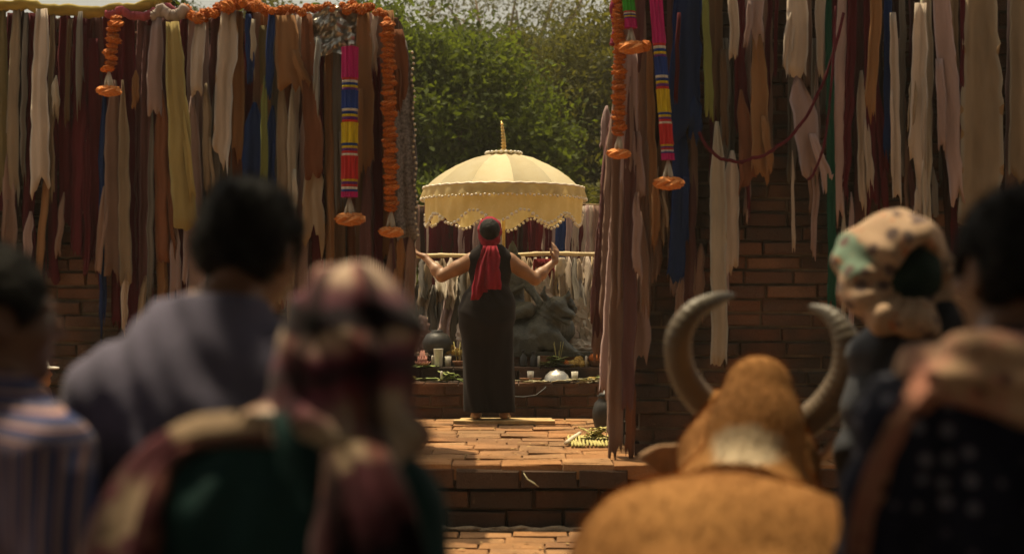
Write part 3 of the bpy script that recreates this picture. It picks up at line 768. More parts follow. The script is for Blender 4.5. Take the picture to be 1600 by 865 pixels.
# dry twig and sprig on the wall top
m = MB(); m.tube([(0, 0, 0), (.01, 0, .06), (-.005, .01, .13), (.012, 0, .2)], [.009, .008, .006, .003], 6); m.tube([(.01, 0, .05), (.05, 0, .1)], [.006, .002], 5)
tag(m.build('twig', M_BARK, None, P(547, 22, 9.45)), 'dry twig sticking up from the marigold garland on the wall top', 'twig')
g = thing('sprig', 'dark leafy sprig growing on the wall top beside the garland', 'plant', P(270, 24, 9.6))
m = MB()
for i in range(4): m.tube([(0, 0, 0), ((i - 1.5) * .03, 0, .07), ((i - 1.5) * .06, .01, .15 + .02 * (i % 2))], [.004, .003, .002], 5)
m.build('stem', M_BARK, g); leaf_cloud('leaves', [((g.location.x, g.location.y, g.location.z + .10), (.09, .05, .07))], 110, .045, L_DARK, g, g.location, 51)

# ================================================================== GARLANDS
M_MARI = None
def mari_mat(name, c1, c2):
    m, nt, b = new_mat(name); n1 = _noise(nt, _coord(nt), 70, 3)
    base = _mix(nt, _ramp(nt, n1.outputs['Fac'], [(.35, 0.0), (.65, 1.0)]), c1, c2)
    base = _mix(nt, 1.0, base, _ramp(nt, _rand(nt), [(0, .7), (1, 1)]), 'MULTIPLY')
    nt.links.new(base, b.inputs['Base Color']); b.inputs['Roughness'].default_value = .85
    _bump(nt, b, n1.outputs['Fac'], .8, .01); return m
M_MARI = mari_mat('marigold', (0.62, 0.19, 0.012), (0.42, 0.10, 0.01))
M_MARI2 = mari_mat('marigold_pale', (0.75, 0.30, 0.08), (0.6, 0.18, 0.03))
def flower(name, r, flat, seed, mat=M_MARI):
    m = MB(); n, mm = 14, 8; vs = []; fs = []
    rr = random.Random(seed)
    for i in range(mm + 1):
        th = math.pi * i / mm
        for j in range(n):
            t = 2 * math.pi * j / n; k = 1 + (.13 if (i + j) % 2 else -.10) + rr.uniform(-.08, .08)
            vs.append((r * k * math.sin(th) * math.cos(t), r * k * math.sin(th) * math.sin(t), r * flat * k * math.cos(th)))
    for i in range(mm):
        for j in range(n): fs.append((i*n+j, (i+1)*n+j, (i+1)*n+(j+1) % n, i*n+(j+1) % n))
    m.add(vs, fs); me = m.mesh(name, False); me.materials.append(mat); return me
FL_BALL = [flower('marigold', .040, .85, i) for i in range(4)]
FL_DISC = [flower('marigold', .046, .45, i + 9) for i in range(4)]
FL_END = flower('end_flower', .085, .42, 30, M_MARI2)
M_TASSEL = fabric('tassel_white', (0.72, 0.66, 0.55), .1)
def tassel(parent, p, h, spread):
    m = MB()
    for i in range(4):
        a = i * 1.57 + .4
        m.tube([p, p + Vector((math.cos(a) * spread * .5, math.sin(a) * spread * .5, -h * .5)), p + Vector((math.cos(a) * spread, math.sin(a) * spread, -h))], [.008, .013, .009], 6)
    m.build('tassel', M_TASSEL, parent)
def put(name, me, parent, p, rot=(0, 0, 0), s=1.0):
    o = link(name, me, None, parent); o.location = p; o.rotation_euler = rot; o.scale = (s, s, s) if not hasattr(s, '__len__') else s; return o
def marigold_rope(label, px0, px1, y0, y1, yend, Y, w):
    top, bot = P(px0, y0, Y), P(px1, y1, Y)
    t = thing('marigold_garland', label, 'garland', top)
    L = (bot - top).length; k = w / F_PX * Y / .092; n = int(L / (.034 * k))
    m = MB(); m.tube([(0, 0, 0), bot - top], .006, 6); m.build('string', M_TASSEL, t)
    for i in range(n):
        q = (bot - top) * ((i + .5) / n) + Vector((.008 * math.sin(i * 1.9), .006 * math.cos(i * 2.3), 0))
        put('marigold', FL_DISC[i % 4], t, q, (rs.uniform(-.2, .2), rs.uniform(-.2, .2), rs.uniform(0, 6)), k * rs.uniform(.78, 1.15))
    e = P(px1, yend, Y) - top; h = (bot - top).z - e.z
    tassel(t, bot - top, h, .028); put('end_flower', FL_END, t, e, (.1, .05, 0), k * .95)
    return t
marigold_rope('short orange marigold garland hanging from the yellow cloth on lower wall', 181, 170, 24, 112, 142, 9.22, 22)
marigold_rope('long orange marigold garland down the gateway end of the lower wall', 606, 611, 34, 330, 362, 9.26, 22)
marigold_rope('tall orange marigold garland at the gateway corner of the taller wall', 968, 967, -50, 212, 240, 9.24, 21)
t = thing('marigold_garland', 'bushy orange marigold garland laid along the top of lower wall', 'garland', P(290, 22, 9.42))
path_pts = [(290, 20), (310, 26), (335, 20), (355, 8), (380, 6), (410, 14), (440, 16), (480, 15), (520, 12), (550, 10), (580, 14), (600, 22), (610, 34)]
i = 0
for a, bb in zip(path_pts[:-1], path_pts[1:]):
    n = max(2, int(math.hypot(bb[0] - a[0], bb[1] - a[1]) / 7))
    for k in range(n):
        u = k / n; q = P(a[0] + (bb[0] - a[0]) * u, a[1] + (bb[1] - a[1]) * u, 9.42 - .06 * (i % 3)) - t.location
        put('marigold', FL_BALL[i % 4], t, q + Vector((0, 0, rs.uniform(-.02, .02))), (rs.uniform(0, 6), rs.uniform(0, 6), 0), rs.uniform(.62, 1.1) * (1.15 if a[0] < 400 else .85)); i += 1
BAND = {'magenta': (0.50, 0.012, 0.16), 'blue': (0.015, 0.05, 0.28), 'yellow': (0.62, 0.46, 0.012), 'red': (0.55, 0.03, 0.03), 'green': (0.05, 0.36, 0.03), 'white': (.7, .65, .55), 'purple': (.14, .03, .22)}
def band_mat(c): return fabric('tinsel_' + c, BAND[c], .05, var=.35, scale=(90, 90, 6), rnd=0, bump=.6)
def striped_garland(label, px0, px1, Y, w, segs, end_y, tas_y):
    """segs: (colour, y top, y bottom); between them thin banded rings"""
    top = P(px0, segs[0][1], Y); t = thing('striped_garland', label, 'garland', top)
    y0, y1 = segs[0][1], segs[-1][2]; at = lambda y: P(px0 + (px1 - px0) * (y - y0) / (y1 - y0), y, Y) - top
    r = w / F_PX * Y / 2
    for k, (c, a, b_) in enumerate(segs):
        A, B = at(a), at(b_); m = MB(); n = 22; vs = []; fs = []; ns = 5
        for q in range(ns + 1):
            pc = A.lerp(B, q / ns)
            for j in range(n):
                th = 2 * math.pi * j / n; rr_ = r * (1 + (.10 if j % 2 else -.08) + (.06 if q in (0, ns) else 0))
                vs.append((pc.x + rr_ * math.cos(th), pc.y + rr_ * math.sin(th), pc.z))
        for q in range(ns):
            for j in range(n): fs.append((q*n+j, (q+1)*n+j, (q+1)*n+(j+1) % n, q*n+(j+1) % n))
        fs += [tuple(range(n)), tuple(ns*n + n - 1 - j for j in range(n))]
        m.add(vs, fs); m.build('segment', band_mat(c), t, smooth=False)
        if k < len(segs) - 1:
            A2, B2 = B, at(segs[k + 1][1]); cs = ['red', 'white', 'blue', 'yellow', 'purple']
            nb = 5
            for q in range(nb):
                u0, u1 = q / nb, (q + 1) / nb; z0 = A2.lerp(B2, u0); z1 = A2.lerp(B2, u1); m = MB()
                m.lathe([(r * .7, z0.z - z0.z), (r * 1.04, (z1.z - z0.z) * .1), (r * 1.04, (z1.z - z0.z) * .9), (r * .7, z1.z - z0.z)], 16, tuple(z0)); m.build('ring', band_mat(cs[(q + k) % 5]), t)
    bo = at(y1); e = P(px1 + 1, end_y, Y) - top
    tassel(t, bo, bo.z - e.z + .01, .035)
    put('end_flower', FL_END, t, e, (.12, 0, 0), 1.12)
    return t
striped_garland('striped tinsel garland in pink, blue, yellow and red on lower wall', 547, 546, 9.18, 24,
    [('magenta', 74, 122), ('blue', 142, 170), ('yellow', 192, 224), ('red', 244, 280), ('magenta', 300, 308)], 342, 312)
striped_garland('striped tinsel garland in pink, blue, yellow, red on the taller wall', 1022, 1044, 9.18, 19,
    [('magenta', -40, 68), ('blue', 90, 118), ('yellow', 140, 176), ('red', 194, 226), ('magenta', 240, 250)], 286, 258)
striped_garland('green and pink tinsel garland at the upper gateway corner of taller wall', 978, 986, 9.20, 18, [('green', -40, 18), ('magenta', 30, 44)], 74, 50)
o = put('marigold', FL_BALL[1], None, P(1008, 72, 9.18), (0, 0, 0), 1.0); tag(o, 'loose marigold caught beside the green and pink garland', 'flower')
swag('ribbon', [P(px, py, 9.30) for px, py in ((966, -30), (957, 10), (962, 40), (956, 70))], .016, fabric('swag_crimson', (0.32, 0.02, 0.07), .1), 'crimson ribbon beside the tall orange garland on taller wall', 'ribbon', seed=9)

# ================================================================== BEHIND AND ON THE ALTAR
# row of cloth strips on a line behind the umbrella
YF = 15.2
rope = MB(); pts = [P(px, 321 + 3 * math.sin(px * .02), YF) for px in range(560, 1041, 20)]
rope.tube([p - pts[0] for p in pts], .012, 6)
tag(rope.build('rope', fabric('rope', (0.3, 0.2, 0.1), 0), None, pts[0]), 'rope behind the umbrella that holds the row of cloth strips', 'rope')
for i, px in enumerate((575, 1020)):
    m = MB(); m.tube([(0, 0, 0), (0, 0, 2.0)], [.035, .03], 8)
    tag(m.build('post', M_BARK, None, (X(px, 15.25), 15.25, PLAT - .02)), ['wooden post behind the lower wall holding the rope of strips', 'wooden post behind the taller wall holding the rope of strips'][i], 'post')
x = 630
while x < 952:
    w = rs.uniform(8, 14)
    if x < 655 or x > 905: c = rs.choice(['cream', 'white', 'mauve', 'cream', 'dusty'])
    elif 868 < x < 886: c = 'blue'
    else: c = rs.choice(['maroon', 'red', 'maroon', 'red', 'dark', 'cream', 'maroon', 'mauve'])
    strip('F', x, x + rs.uniform(-3, 3), w, 322 + rs.uniform(-4, 3), rs.uniform(395, 470), c, rs.choice([0, 0, 1]), Y=YF, sway=.012)
    x += w * rs.uniform(.55, .8)
# bamboo pole and the pale cloths tied under it
YP = 14.55
t = thing('bamboo_pole', 'pale bamboo pole lying level behind the dancer, pale cloths tied under it', 'pole', P(640, 401, YP))
m = MB(); a, b_ = P(640, 401, YP) - t.location, P(935, 396, YP) - t.location
n = 36; m.tube([a.lerp(b_, i / n) + VZ * .008 * math.sin(i * .3) for i in range(n + 1)], [.021 + .005 * (i % 6 == 0) for i in range(n + 1)], 9)
M_BAMBOO = rough_mat('bamboo', (0.62, 0.48, 0.26), .5, .25, 8, .1)
m.build('cane', M_BAMBOO, t)
for px in (646, 928):
    m = MB(); m.tube([P(px, 396, YP + .05) - t.location, Vector((X(px, YP + .05), YP + .05, PLAT)) - t.location], .025, 8); m.build('upright', M_BAMBOO, t)
def pale(px, y0, y1, w, c, dy=0): strip('G', px, px + rs.uniform(-10, 10), w, y0, y1, c, 0, Y=YP + dy, gather=.35, sway=.012, ragged=.04, lean=rs.uniform(.12, .30), amp=.035)
for px in range(648, 740, 11): pale(px + rs.uniform(-2, 2), 402 + rs.uniform(0, 6), rs.uniform(450, 482), rs.uniform(13, 19), rs.choice(['grey', 'mauve', 'beige', 'cream', 'white']))
for px in range(642, 742, 12): pale(px + rs.uniform(-2, 2), 440 + rs.uniform(-8, 8), rs.uniform(520, 550), rs.uniform(15, 22), rs.choice(['grey', 'mauve', 'beige', 'cream', 'grey']), .04)
for px in range(796, 948, 10): pale(px + rs.uniform(-2, 2), 400 + rs.uniform(0, 6), rs.uniform(448, 500), rs.uniform(12, 18), rs.choice(['cream', 'white', 'beige', 'grey', 'cream']))
for px in range(866, 960, 12): pale(px + rs.uniform(-2, 2), 452 + rs.uniform(-8, 8), rs.uniform(510, 545), rs.uniform(14, 22), rs.choice(['cream', 'beige', 'white', 'grey']), .05)
strip('G', 842, 846, 22, 404, 468, 'red', 2, Y=YP); strip('G', 857, 858, 16, 404, 452, 'red', 2, Y=YP); strip('G', 876, 876, 17, 402, 432, 'white', 2, Y=YP)
m = MB(); m.box(-2.6, 2.6, 0, .12, 0, .75)

# ------------------------------------------------------------------ golden umbrella
def gold_mat(nm, ca, cb, cc):
    m, nt, b = new_mat(nm); vec = _coord(nt)
    n1 = _noise(nt, vec, 5, 5); n2 = _noise(nt, vec, 60, 3)
    vo = _n(nt, 'ShaderNodeTexVoronoi'); vo.inputs['Scale'].default_value = 26; nt.links.new(vec, vo.inputs['Vector'])
    base = _ramp(nt, n1.outputs['Fac'], [(.3, ca), (.7, cb)])
    base = _mix(nt, _ramp(nt, vo.outputs['Distance'], [(.12, .35), (.3, 0)]), base, cc)
    base = _mix(nt, 1.0, base, _ramp(nt, _rand(nt), [(0, .70), (1, 1)]), 'MULTIPLY')
    nt.links.new(base, b.inputs['Base Color']); b.inputs['Roughness'].default_value = .7; b.inputs['Metallic'].default_value = .0; b.inputs['Specular IOR Level'].default_value = .25
    _bump(nt, b, _math(nt, 'ADD', n1.outputs['Fac'], _math(nt, 'MULTIPLY', n2.outputs['Fac'], .15)), .4, .02)
    tr = _n(nt, 'ShaderNodeBsdfTranslucent'); nt.links.new(base, tr.inputs['Color'])
    mx = _n(nt, 'ShaderNodeMixShader'); mx.inputs[0].default_value = .42
    nt.links.new(b.outputs[0], mx.inputs[1]); nt.links.new(tr.outputs[0], mx.inputs[2]); nt.links.new(mx.outputs[0], nt.nodes['Material Output'].inputs['Surface'])
    return m
M_GOLD = gold_mat('gold_brocade', (0.66, 0.51, 0.21), (0.77, 0.62, 0.31), (0.82, 0.71, 0.46)); M_GOLDP = gold_mat('pale_gold_silk', (0.80, 0.68, 0.40), (0.86, 0.77, 0.52), (0.86, 0.80, 0.6))
M_GILT = rough_mat('gilt', (0.70, 0.48, 0.16), .35, .3, 20, .2, metal=.7)
YU = 13.75; UX = X(787, YU)
umb = thing('ceremonial_umbrella', 'golden tiered umbrella with pearl fringe standing behind the dancer', 'umbrella', (UX, YU, TIERS[2][3]))
uz = lambda z: CAM_Z + (z - CAM_Z) * YU / 13.0 - umb.location.z
RU = .715 * 13.75 / 13.0; NP = 12
PROF = [(r_ * YU / 13.0, z_) for r_, z_ in [(0.04, 2.775), (0.14, 2.762), (0.28, 2.725), (0.42, 2.665), (0.55, 2.59), (0.65, 2.515), (0.715, 2.445)]]
def dome(r):
    for (r0, z0), (r1, z1) in zip(PROF[:-1], PROF[1:]):
        if r <= r1: return z0 + (z1 - z0) * (r - r0) / (r1 - r0)
    return PROF[-1][1]
for k in range(NP):
    vs = []; fs = []; nr, na = 14, 10
    for i in range(nr + 1):
        r = .04 + (RU - .04) * i / nr
        for j in range(na + 1):
            u = j / na; th = 2 * math.pi * (k + u) / NP + .13
            sag = math.sin(u * math.pi) * (.014 + .05 * (r / RU) ** 2)
            rr_ = r * (1 - .035 * math.sin(u * math.pi) * (r / RU))
            vs.append((rr_ * math.cos(th), rr_ * math.sin(th), uz(dome(r)) - sag * .55 + .006 * mnoise.noise(Vector((th * 4, r * 14, k)))))
    w = na + 1
    for i in range(nr):
        for j in range(na): fs.append((i*w+j, (i+1)*w+j, (i+1)*w+j+1, i*w+j+1))
    m = MB(); m.add(vs, fs); m.build('panel', M_GOLDP, umb)
    th = 2 * math.pi * k / NP + .13; m = MB()
    m.tube([(r * math.cos(th), r * math.sin(th), uz(dome(r)) - .012) for r in (.05, .2, .4, .6, .70)], [.009, .008, .007, .006, .006], 6)
    m.build('rib', M_BARK, umb)
def skirt(name, r0, r1, z0, hem, seed, mat):
    vs = []; fs = []; n, mm = 220, 9
    for j in range(n):
        th = 2 * math.pi * j / n; zb = hem(th)
        for i in range(mm + 1):
            u = i / mm; r = r0 + (r1 - r0) * u + u * (.012 * math.sin(th * 31 + seed) + .014 * mnoise.noise(Vector((math.cos(th) * 5, math.sin(th) * 5, seed + u))))
            vs.append((r * math.cos(th), r * math.sin(th), z0 + (zb - z0) * u))
    w = mm + 1
    for j in range(n):
        a, b2 = j * w, ((j + 1) % n) * w
        for i in range(mm): fs.append((a+i, a+i+1, b2+i+1, b2+i))
    m = MB(); m.add(vs, fs); return m.build(name, mat, umb)
hemz = lambda th: uz(2.19) + .055 * math.cos(10 * th + .6) + .012 * math.sin(3 * th)
skirt('lower_valance', RU - .012, RU - .02, uz(2.44), hemz, 4, M_GOLD)
skirt('upper_valance', RU + .004, RU + .022, uz(2.456), lambda th: uz(2.365) + .008 * math.sin(th * 24), 9, M_GOLD)
M_PEARL = rough_mat('pearl_fringe', (0.84, 0.76, 0.60), .45, .12, 30, .1)
pom = MB(); pom.ball((0, 0, 0), .0155, 9, 6, .3, 2); pom = pom.mesh('pom_pom'); pom.materials.append(M_PEARL)
for k in range(120):
    th = 2 * math.pi * k / 120
    put('pom_pom', pom, umb, ((RU - .012) * math.cos(th), (RU - .012) * math.sin(th), hemz(th) - .014 - .006 * (k % 2)), (th, k, 0), rs.uniform(.8, 1.15))
    put('pom_pom', pom, umb, ((RU + .026) * math.cos(th), (RU + .026) * math.sin(th), uz(2.360) - .008 * (k % 2)), (th, k, 1), rs.uniform(.6, .85))
m = MB(); m.tube([((RU + .006) * math.cos(q), (RU + .006) * math.sin(q), uz(2.458) + .004 * math.sin(q * 40)) for q in [2 * math.pi * i / 120 for i in range(121)]], .010, 6); m.build('braid', M_PEARL, umb)
for k in range(22):
    th = 2 * math.pi * k / 22; put('pom_pom', pom, umb, (.165 * math.cos(th), .165 * math.sin(th), uz(2.775)), (k, th, 0), 1.0)
m = MB(); m.lathe([(0.17, uz(2.762)), (.12, uz(2.79)), (.05, uz(2.80)), (.0, uz(2.80))], 20); m.build('cap', M_GOLD, umb)
m = MB(); m.tube([(0, 0, 0.003), (0, 0, uz(2.8))], .016, 10); m.build('pole', M_GILT, umb)
fin = MB(); fin.tube([(0, 0, uz(2.79)), (.004, 0, uz(2.90)), (-.012, 0, uz(3.0)), (-.022, 0, uz(3.06))], [.02, .016, .012, .006], 9)
fin = fin.build('finial', M_GILT, umb)
for k in range(9):
    m = MB(); q = k / 8; m.ball((-.016 * q ** 2, 0, uz(2.81 + .225 * q)), (.03 - .014 * q, .03 - .014 * q, .012), 10, 6); m.build('ring', M_GILT, fin)

# ------------------------------------------------------------------ dark stone statue of a rider on a crouching beast
M_STONE = rough_mat('dark_stone', (0.062, 0.064, 0.048), .55, .55, 9, .7, .02, spec=.45)
st = thing('stone_statue', 'dark stone statue of a seated figure on a crouching horned beast', 'statue', (X(835, 13.5), 13.5, TIERS[2][3]))
sb = Vector(st.location)
q = lambda px, py, Y=13.5: tuple(P(px, py, Y) - sb)
s = Sdf((-.62, -.40, -.02), (.62, .42, 1.10), .0105)
# beast
s.ell(q(835, 515), (.38, .24, .20), .05).ell(q(800, 520), (.26, .25, .22), .08).ell(q(858, 505, 13.38), (.17, .18, .20), .06)
s.cap(q(850, 500, 13.4), q(866, 480, 13.3), .15, .10, .05).ell(q(870, 478, 13.26), (.105, .13, .085), .03).cap(q(872, 482, 13.22), q(892, 492, 13.16), .065, .045, .03)
s.cap(q(870, 492, 13.2), q(886, 503, 13.16), .045, .03, .02)
s.ell(q(884, 497, 13.12), (.06, .05, .010), .008, op='sub')
s.chain([q(856, 470, 13.26), q(849, 460, 13.24), q(851, 448, 13.24)], [.032, .024, .008], .02)
s.chain([q(878, 470, 13.26), q(888, 462, 13.24), q(889, 450, 13.24)], [.032, .022, .008], .02)
s.ell(q(846, 478, 13.28), (.05, .02, .025), .02)
for (px, py) in ((848, 490), (856, 498), (846, 504), (858, 510), (850, 516), (893, 476), (897, 484), (890, 470)): s.ell(q(px, py, 13.26), (.034, .034, .034), .012)
for (px, py) in ((866, 474), (876, 475)): s.ell(q(px, py, 13.15), (.018, .016, .016), .006)
s.chain([q(838, 520, 13.25), q(862, 532, 13.18), q(880, 545, 13.2), q(898, 554, 13.22)], [.13, .10, .07, .05], .04)
s.ell(q(902, 554, 13.2), (.07, .07, .035), .03)
for i in range(4): s.cap(q(903, 553 + i * .6, 13.13 + i * .03), q(912, 556, 13.10 + i * .04), .018, .012, .008)
s.chain([q(800, 525, 13.28), q(826, 540, 13.2), q(812, 553, 13.2), q(838, 556, 13.2)], [.14, .11, .07, .05], .04)
s.chain([q(770, 540, 13.5), q(752, 520, 13.45), q(756, 498, 13.45), q(766, 500, 13.45)], [.05, .035, .03, .045], .02)
s.ripple(lambda x, y, z: .005 * np.sin(x * 46 + z * 30 + 3 * np.sin(z * 17)) * np.sin(z * 52 - y * 33 + x * 10) + .0035 * np.sin(x * 120 + 4 * np.sin(z * 40)) * np.sin(z * 110 + y * 60))
s.plane((0, 0, 0.0), (0, 0, -1))
link('beast', s.mesh('beast'), M_STONE, st)
s = Sdf((-.60, -.42, .30), (.30, .30, 1.10), .010)
s.cap(q(800, 478), q(800, 440), .12, .11, .04).cap(q(786, 432), q(815, 432), .06, .06, .03).cap(q(801, 425), q(801, 415), .042, .04, .02)
s.ell(q(801, 409, 13.48), (.062, .068, .078), .015).ell(q(801, 411, 13.41), (.012, .016, .02), .008)
s.chain([q(801, 402), q(801, 394), q(801, 386), q(801, 378)], [.062, .048, .034, .012], .008)
for k in range(10):
    a = k * .628; s.ell((q(801, 400)[0] + .062 * math.cos(a), q(801, 400)[1] + .062 * math.sin(a), q(801, 400)[2]), (.014, .014, .02), .006)
s.chain([q(815, 432), q(828, 450, 13.4), q(843, 473, 13.3)], [.05, .042, .03], .02).ell(q(845, 476, 13.29), (.03, .03, .04), .01)
s.chain([q(786, 432), q(772, 452, 13.42), q(785, 470, 13.32)], [.05, .042, .03], .02).ell(q(787, 472, 13.3), (.03, .035, .03), .01)
s.chain([q(790, 482, 13.45), q(824, 484, 13.28), q(802, 492, 13.2)], [.085, .07, .045], .03)
s.chain([q(806, 482, 13.45), q(768, 486, 13.30), q(790, 494, 13.22)], [.085, .07, .045], .03)
s.chain([q(784, 446, 13.40), q(800, 456, 13.36), q(817, 446, 13.40)], [.018, .02, .018], .01)
s.ripple(lambda x, y, z: .002 * np.sin(x * 60 + z * 40) * np.sin(z * 72 - y * 43))
link('figure', s.mesh('figure'), M_STONE, st)
m = MB(); m.box(-.55, .55, -.38, .38, -.001, .045); m.build('plinth', M_STONE, st, smooth=False)

# ------------------------------------------------------------------ offerings
M_STEEL = rough_mat('tarnished_metal', (0.42, 0.40, 0.36), .4, .4, 14, .2, metal=.8)
M_BLACKPOT = rough_mat('black_clay', (0.03, 0.028, 0.026), .5, .4, 8, .3, spec=.5)
M_CLAY = rough_mat('clay', (0.20, 0.09, 0.045), .8, .4, 10, .4)
M_WHITE = rough_mat('milk_glass', (0.66, 0.62, 0.52), .35, .08, 8, .0, spec=.5)
M_LEAFG = rough_mat('banana_leaf', (0.20, 0.27, 0.07), .45, .45, 12, .3, col2=(0.30, 0.30, 0.12))
M_PALE = rough_mat('dry_leaf', (0.50, 0.46, 0.28), .7, .4, 9, .4)
M_STRAW = rough_mat('straw', (0.50, 0.44, 0.16), .85, .35, 30, .5)
def lathe_thing(name, label, cat, px, pyb, Y, prof, mat, extra=None, wob=0.0):
    z = {12.6: TIERS[0][3], 13.0: TIERS[1][3], 13.2: TIERS[2][3]}.get(Y, PLAT) + .009
    t = thing(name, label, cat, (X(px, Y), Y, z)); m = MB(); m.lathe(prof, 22, wob=wob); m.build('body', mat, t)
    if extra: extra(t)
    return t
def cup_extra(t):
    m = MB(); m.lathe([(.037, .128), (.0, .130)], 18); m.build('milk', M_WHITE, t)
lathe_thing('cup', 'tall white cup of milk standing on the altar ledge', 'cup', 685, 574, 13.0, [(.0, .0), (.034, 0), (.036, .01), (.043, .155), (.044, .158), (.040, .156), (.038, .12), (.0, .119)], M_WHITE, cup_extra)
def lotus(name, label, px, Y, r, mat, n=14):
    z = {12.6: TIERS[0][3], 13.0: TIERS[1][3]}[Y] + .008
    t = thing(name, label, 'flower', (X(px, Y), Y, z))
    for ring in range(3):
        for k in range(n - ring * 3):
            a = 2 * math.pi * k / (n - ring * 3) + ring * .3; rr_ = r * (.55 - .15 * ring); m = MB()
            d = Vector((math.cos(a), math.sin(a), 0)); sd = Vector((-d.y, d.x, 0)); up = .35 + .35 * ring
            vs = [d * rr_ * .3, d * rr_ + sd * r * .22 + VZ * r * up * .7, d * rr_ * (1.5 - .35 * ring) + VZ * r * up * 1.5, d * rr_ - sd * r * .22 + VZ * r * up * .7, d * rr_ * 1.15 + VZ * r * up * .6]
            m.add(vs, [(0, 1, 4), (0, 4, 3), (1, 2, 4), (4, 2, 3), (0, 3, 2, 1)]); m.build('petal', mat, t)
    m = MB(); m.ball((0, 0, r * .35), (r * .5, r * .5, r * .45), 12, 8, .2); m.build('heart', mat, t)
lotus('lotus_flower', 'large pink lotus offering on the altar ledge beside the cup', 660, 13.0, .095, rough_mat('lotus_pink', (0.42, 0.18, 0.14), .7, .3, 12, .2))
lathe_thing('bowl', 'upturned grey metal bowl on the altar front ledge', 'bowl', 870, 600, 12.6, [(.118, .0), (.122, .006), (.112, .02), (.098, .06), (.06, .092), (.022, .100), (.022, .108), (.0, .109)], M_STEEL)
lathe_thing('bottle', 'small dark bottle behind the dancer nearest her skirt', 'bottle', 818, 574, 13.0, [(0, 0), (.03, 0), (.032, .01), (.032, .08), (.012, .105), (.012, .135), (.016, .137), (.016, .148), (0, .149)], M_BLACKPOT)
lathe_thing('bottle', 'small dark bottle between its twin and the clay pot', 'bottle', 834, 574, 13.0, [(0, 0), (.034, 0), (.036, .01), (.034, .07), (.014, .095), (.014, .125), (.02, .128), (.02, .136), (0, .137)], M_BLACKPOT)
lathe_thing('clay_pot', 'small brown clay pot on the altar ledge beside dark bottles', 'pot', 850, 574, 13.0, [(0, 0), (.04, 0), (.058, .03), (.062, .055), (.045, .085), (.052, .095), (.046, .094), (.03, .06), (0, .05)], M_CLAY)
lathe_thing('basket', 'dark basket at the altar end beneath the marigolds', 'basket', 936, 574, 13.0, [(0, 0), (.075, 0), (.09, .02), (.105, .075), (.11, .08), (.098, .078), (.085, .04), (0, .035)], M_CLAY, wob=.02)
lathe_thing('gong', 'round dark metal pot against the hanging grey cloths', 'pot', 683, 550, 13.2, [(0, 0), (.06, 0), (.125, .06), (.135, .12), (.10, .19), (.05, .215), (.055, .23), (.045, .228), (0, .2)], M_BLACKPOT)
lathe_thing('cup', 'little clay lamp cup on the front ledge beside metal bowl', 'cup', 838, 600, 12.6, [(0, 0), (.028, 0), (.045, .03), (.05, .034), (.04, .03), (0, .014)], M_CLAY)
lathe_thing('cup', 'little clay lamp cup on the front ledge near her skirt', 'cup', 820, 600, 12.6, [(0, 0), (.028, 0), (.045, .03), (.05, .034), (.04, .03), (0, .014)], M_CLAY)
def heap(name, label, cat, px, Y, r, n, me, spread=(1, .7, .55), zb=None, s=(.5, .8)):
    z = zb if zb is not None else {12.6: TIERS[0][3], 13.0: TIERS[1][3], 13.2: TIERS[2][3]}[Y] + .009
    t = thing(name, label, cat, (X(px, Y), Y, z))
    for i in range(n):
        a = rs.uniform(0, 6.28); d = r * math.sqrt(rs.random())
        put('marigold', me[i % len(me)], t, (d * math.cos(a) * spread[0], d * math.sin(a) * spread[1], .02 + max(0, r - d) * spread[2] * rs.random()), (rs.uniform(0, 6), rs.uniform(0, 6), 0), rs.uniform(*s))
    return t
heap('marigold_heap', 'heap of orange marigolds at the altar end under the taller wall', 'flowers', 944, 12.96, .12, 26, FL_BALL, zb=TIERS[1][3] + .07)
YEL = flower('marigold', .04, .8, 77, mari_mat('marigold_yellow', (0.60, 0.42, 0.10), (0.45, 0.27, 0.06)))
heap('flower_heap', 'heap of pale yellow flowers on the upper altar ledge', 'flowers', 905, 13.0, .10, 18, [YEL], s=(.5, .85))
heap('flower_heap', 'pale flower heap left of the dancer on the top ledge', 'flowers', 708, 13.2, .11, 18, [YEL], s=(.45, .8))
heap('flower_heap', 'two yellow blossoms on the front ledge beyond the metal bowl', 'flowers', 926, 12.6, .04, 3, [YEL], s=(.5, .7))
def leaves(name, label, px, Y, n, ln, wd, mat, zb=None, spread=.12, lift=.03, cat='leaf'):
    z = zb if zb is not None else {12.6: TIERS[0][3], 13.0: TIERS[1][3], 13.2: TIERS[2][3]}[Y] + .009
    t = thing(name, label, cat, (X(px, Y), Y, z))
    for i in range(n):
        a = rs.uniform(-.5, .5) + (math.pi if rs.random() < .5 else 0); l = ln * rs.uniform(.7, 1.1); vs = []; fs = []; ns = 7
        ox, oy, oz = rs.uniform(-spread, spread), rs.uniform(-.05, .05), .004 + lift * i / max(1, n)
        for k in range(ns + 1):
            u = k / ns; hw = wd * .5 * math.sin(math.pi * min(.97, u * .95 + .05)) ** .7; xx = (u - .5) * l
            zz = oz + .02 * math.sin(u * 3 + i) * (lift > .01) + .004 * math.sin(u * 17 + i)
            for sgn, dz in ((-1, .008), (0, 0), (1, .008)):
                yy = sgn * hw; vs.append((ox + xx * math.cos(a) - yy * math.sin(a), oy + xx * math.sin(a) + yy * math.cos(a), zz + dz))
        for k in range(ns):
            fs += [(3*k, 3*k+1, 3*k+4, 3*k+3), (3*k+1, 3*k+2, 3*k+5, 3*k+4)]
        m = MB(); m.add(vs, fs); m.build('leaf', mat, t)
    return t
leaves('banana_leaf', 'long banana leaves spread on the front ledge beside the dancer', 662, 12.6, 4, .34, .09, M_LEAFG, spread=.10)
leaves('leaf_bundle', 'bundle of fresh green leaves on the ledge touching her skirt', 706, 12.6, 9, .16, .07, M_LEAFG, spread=.06, lift=.07)
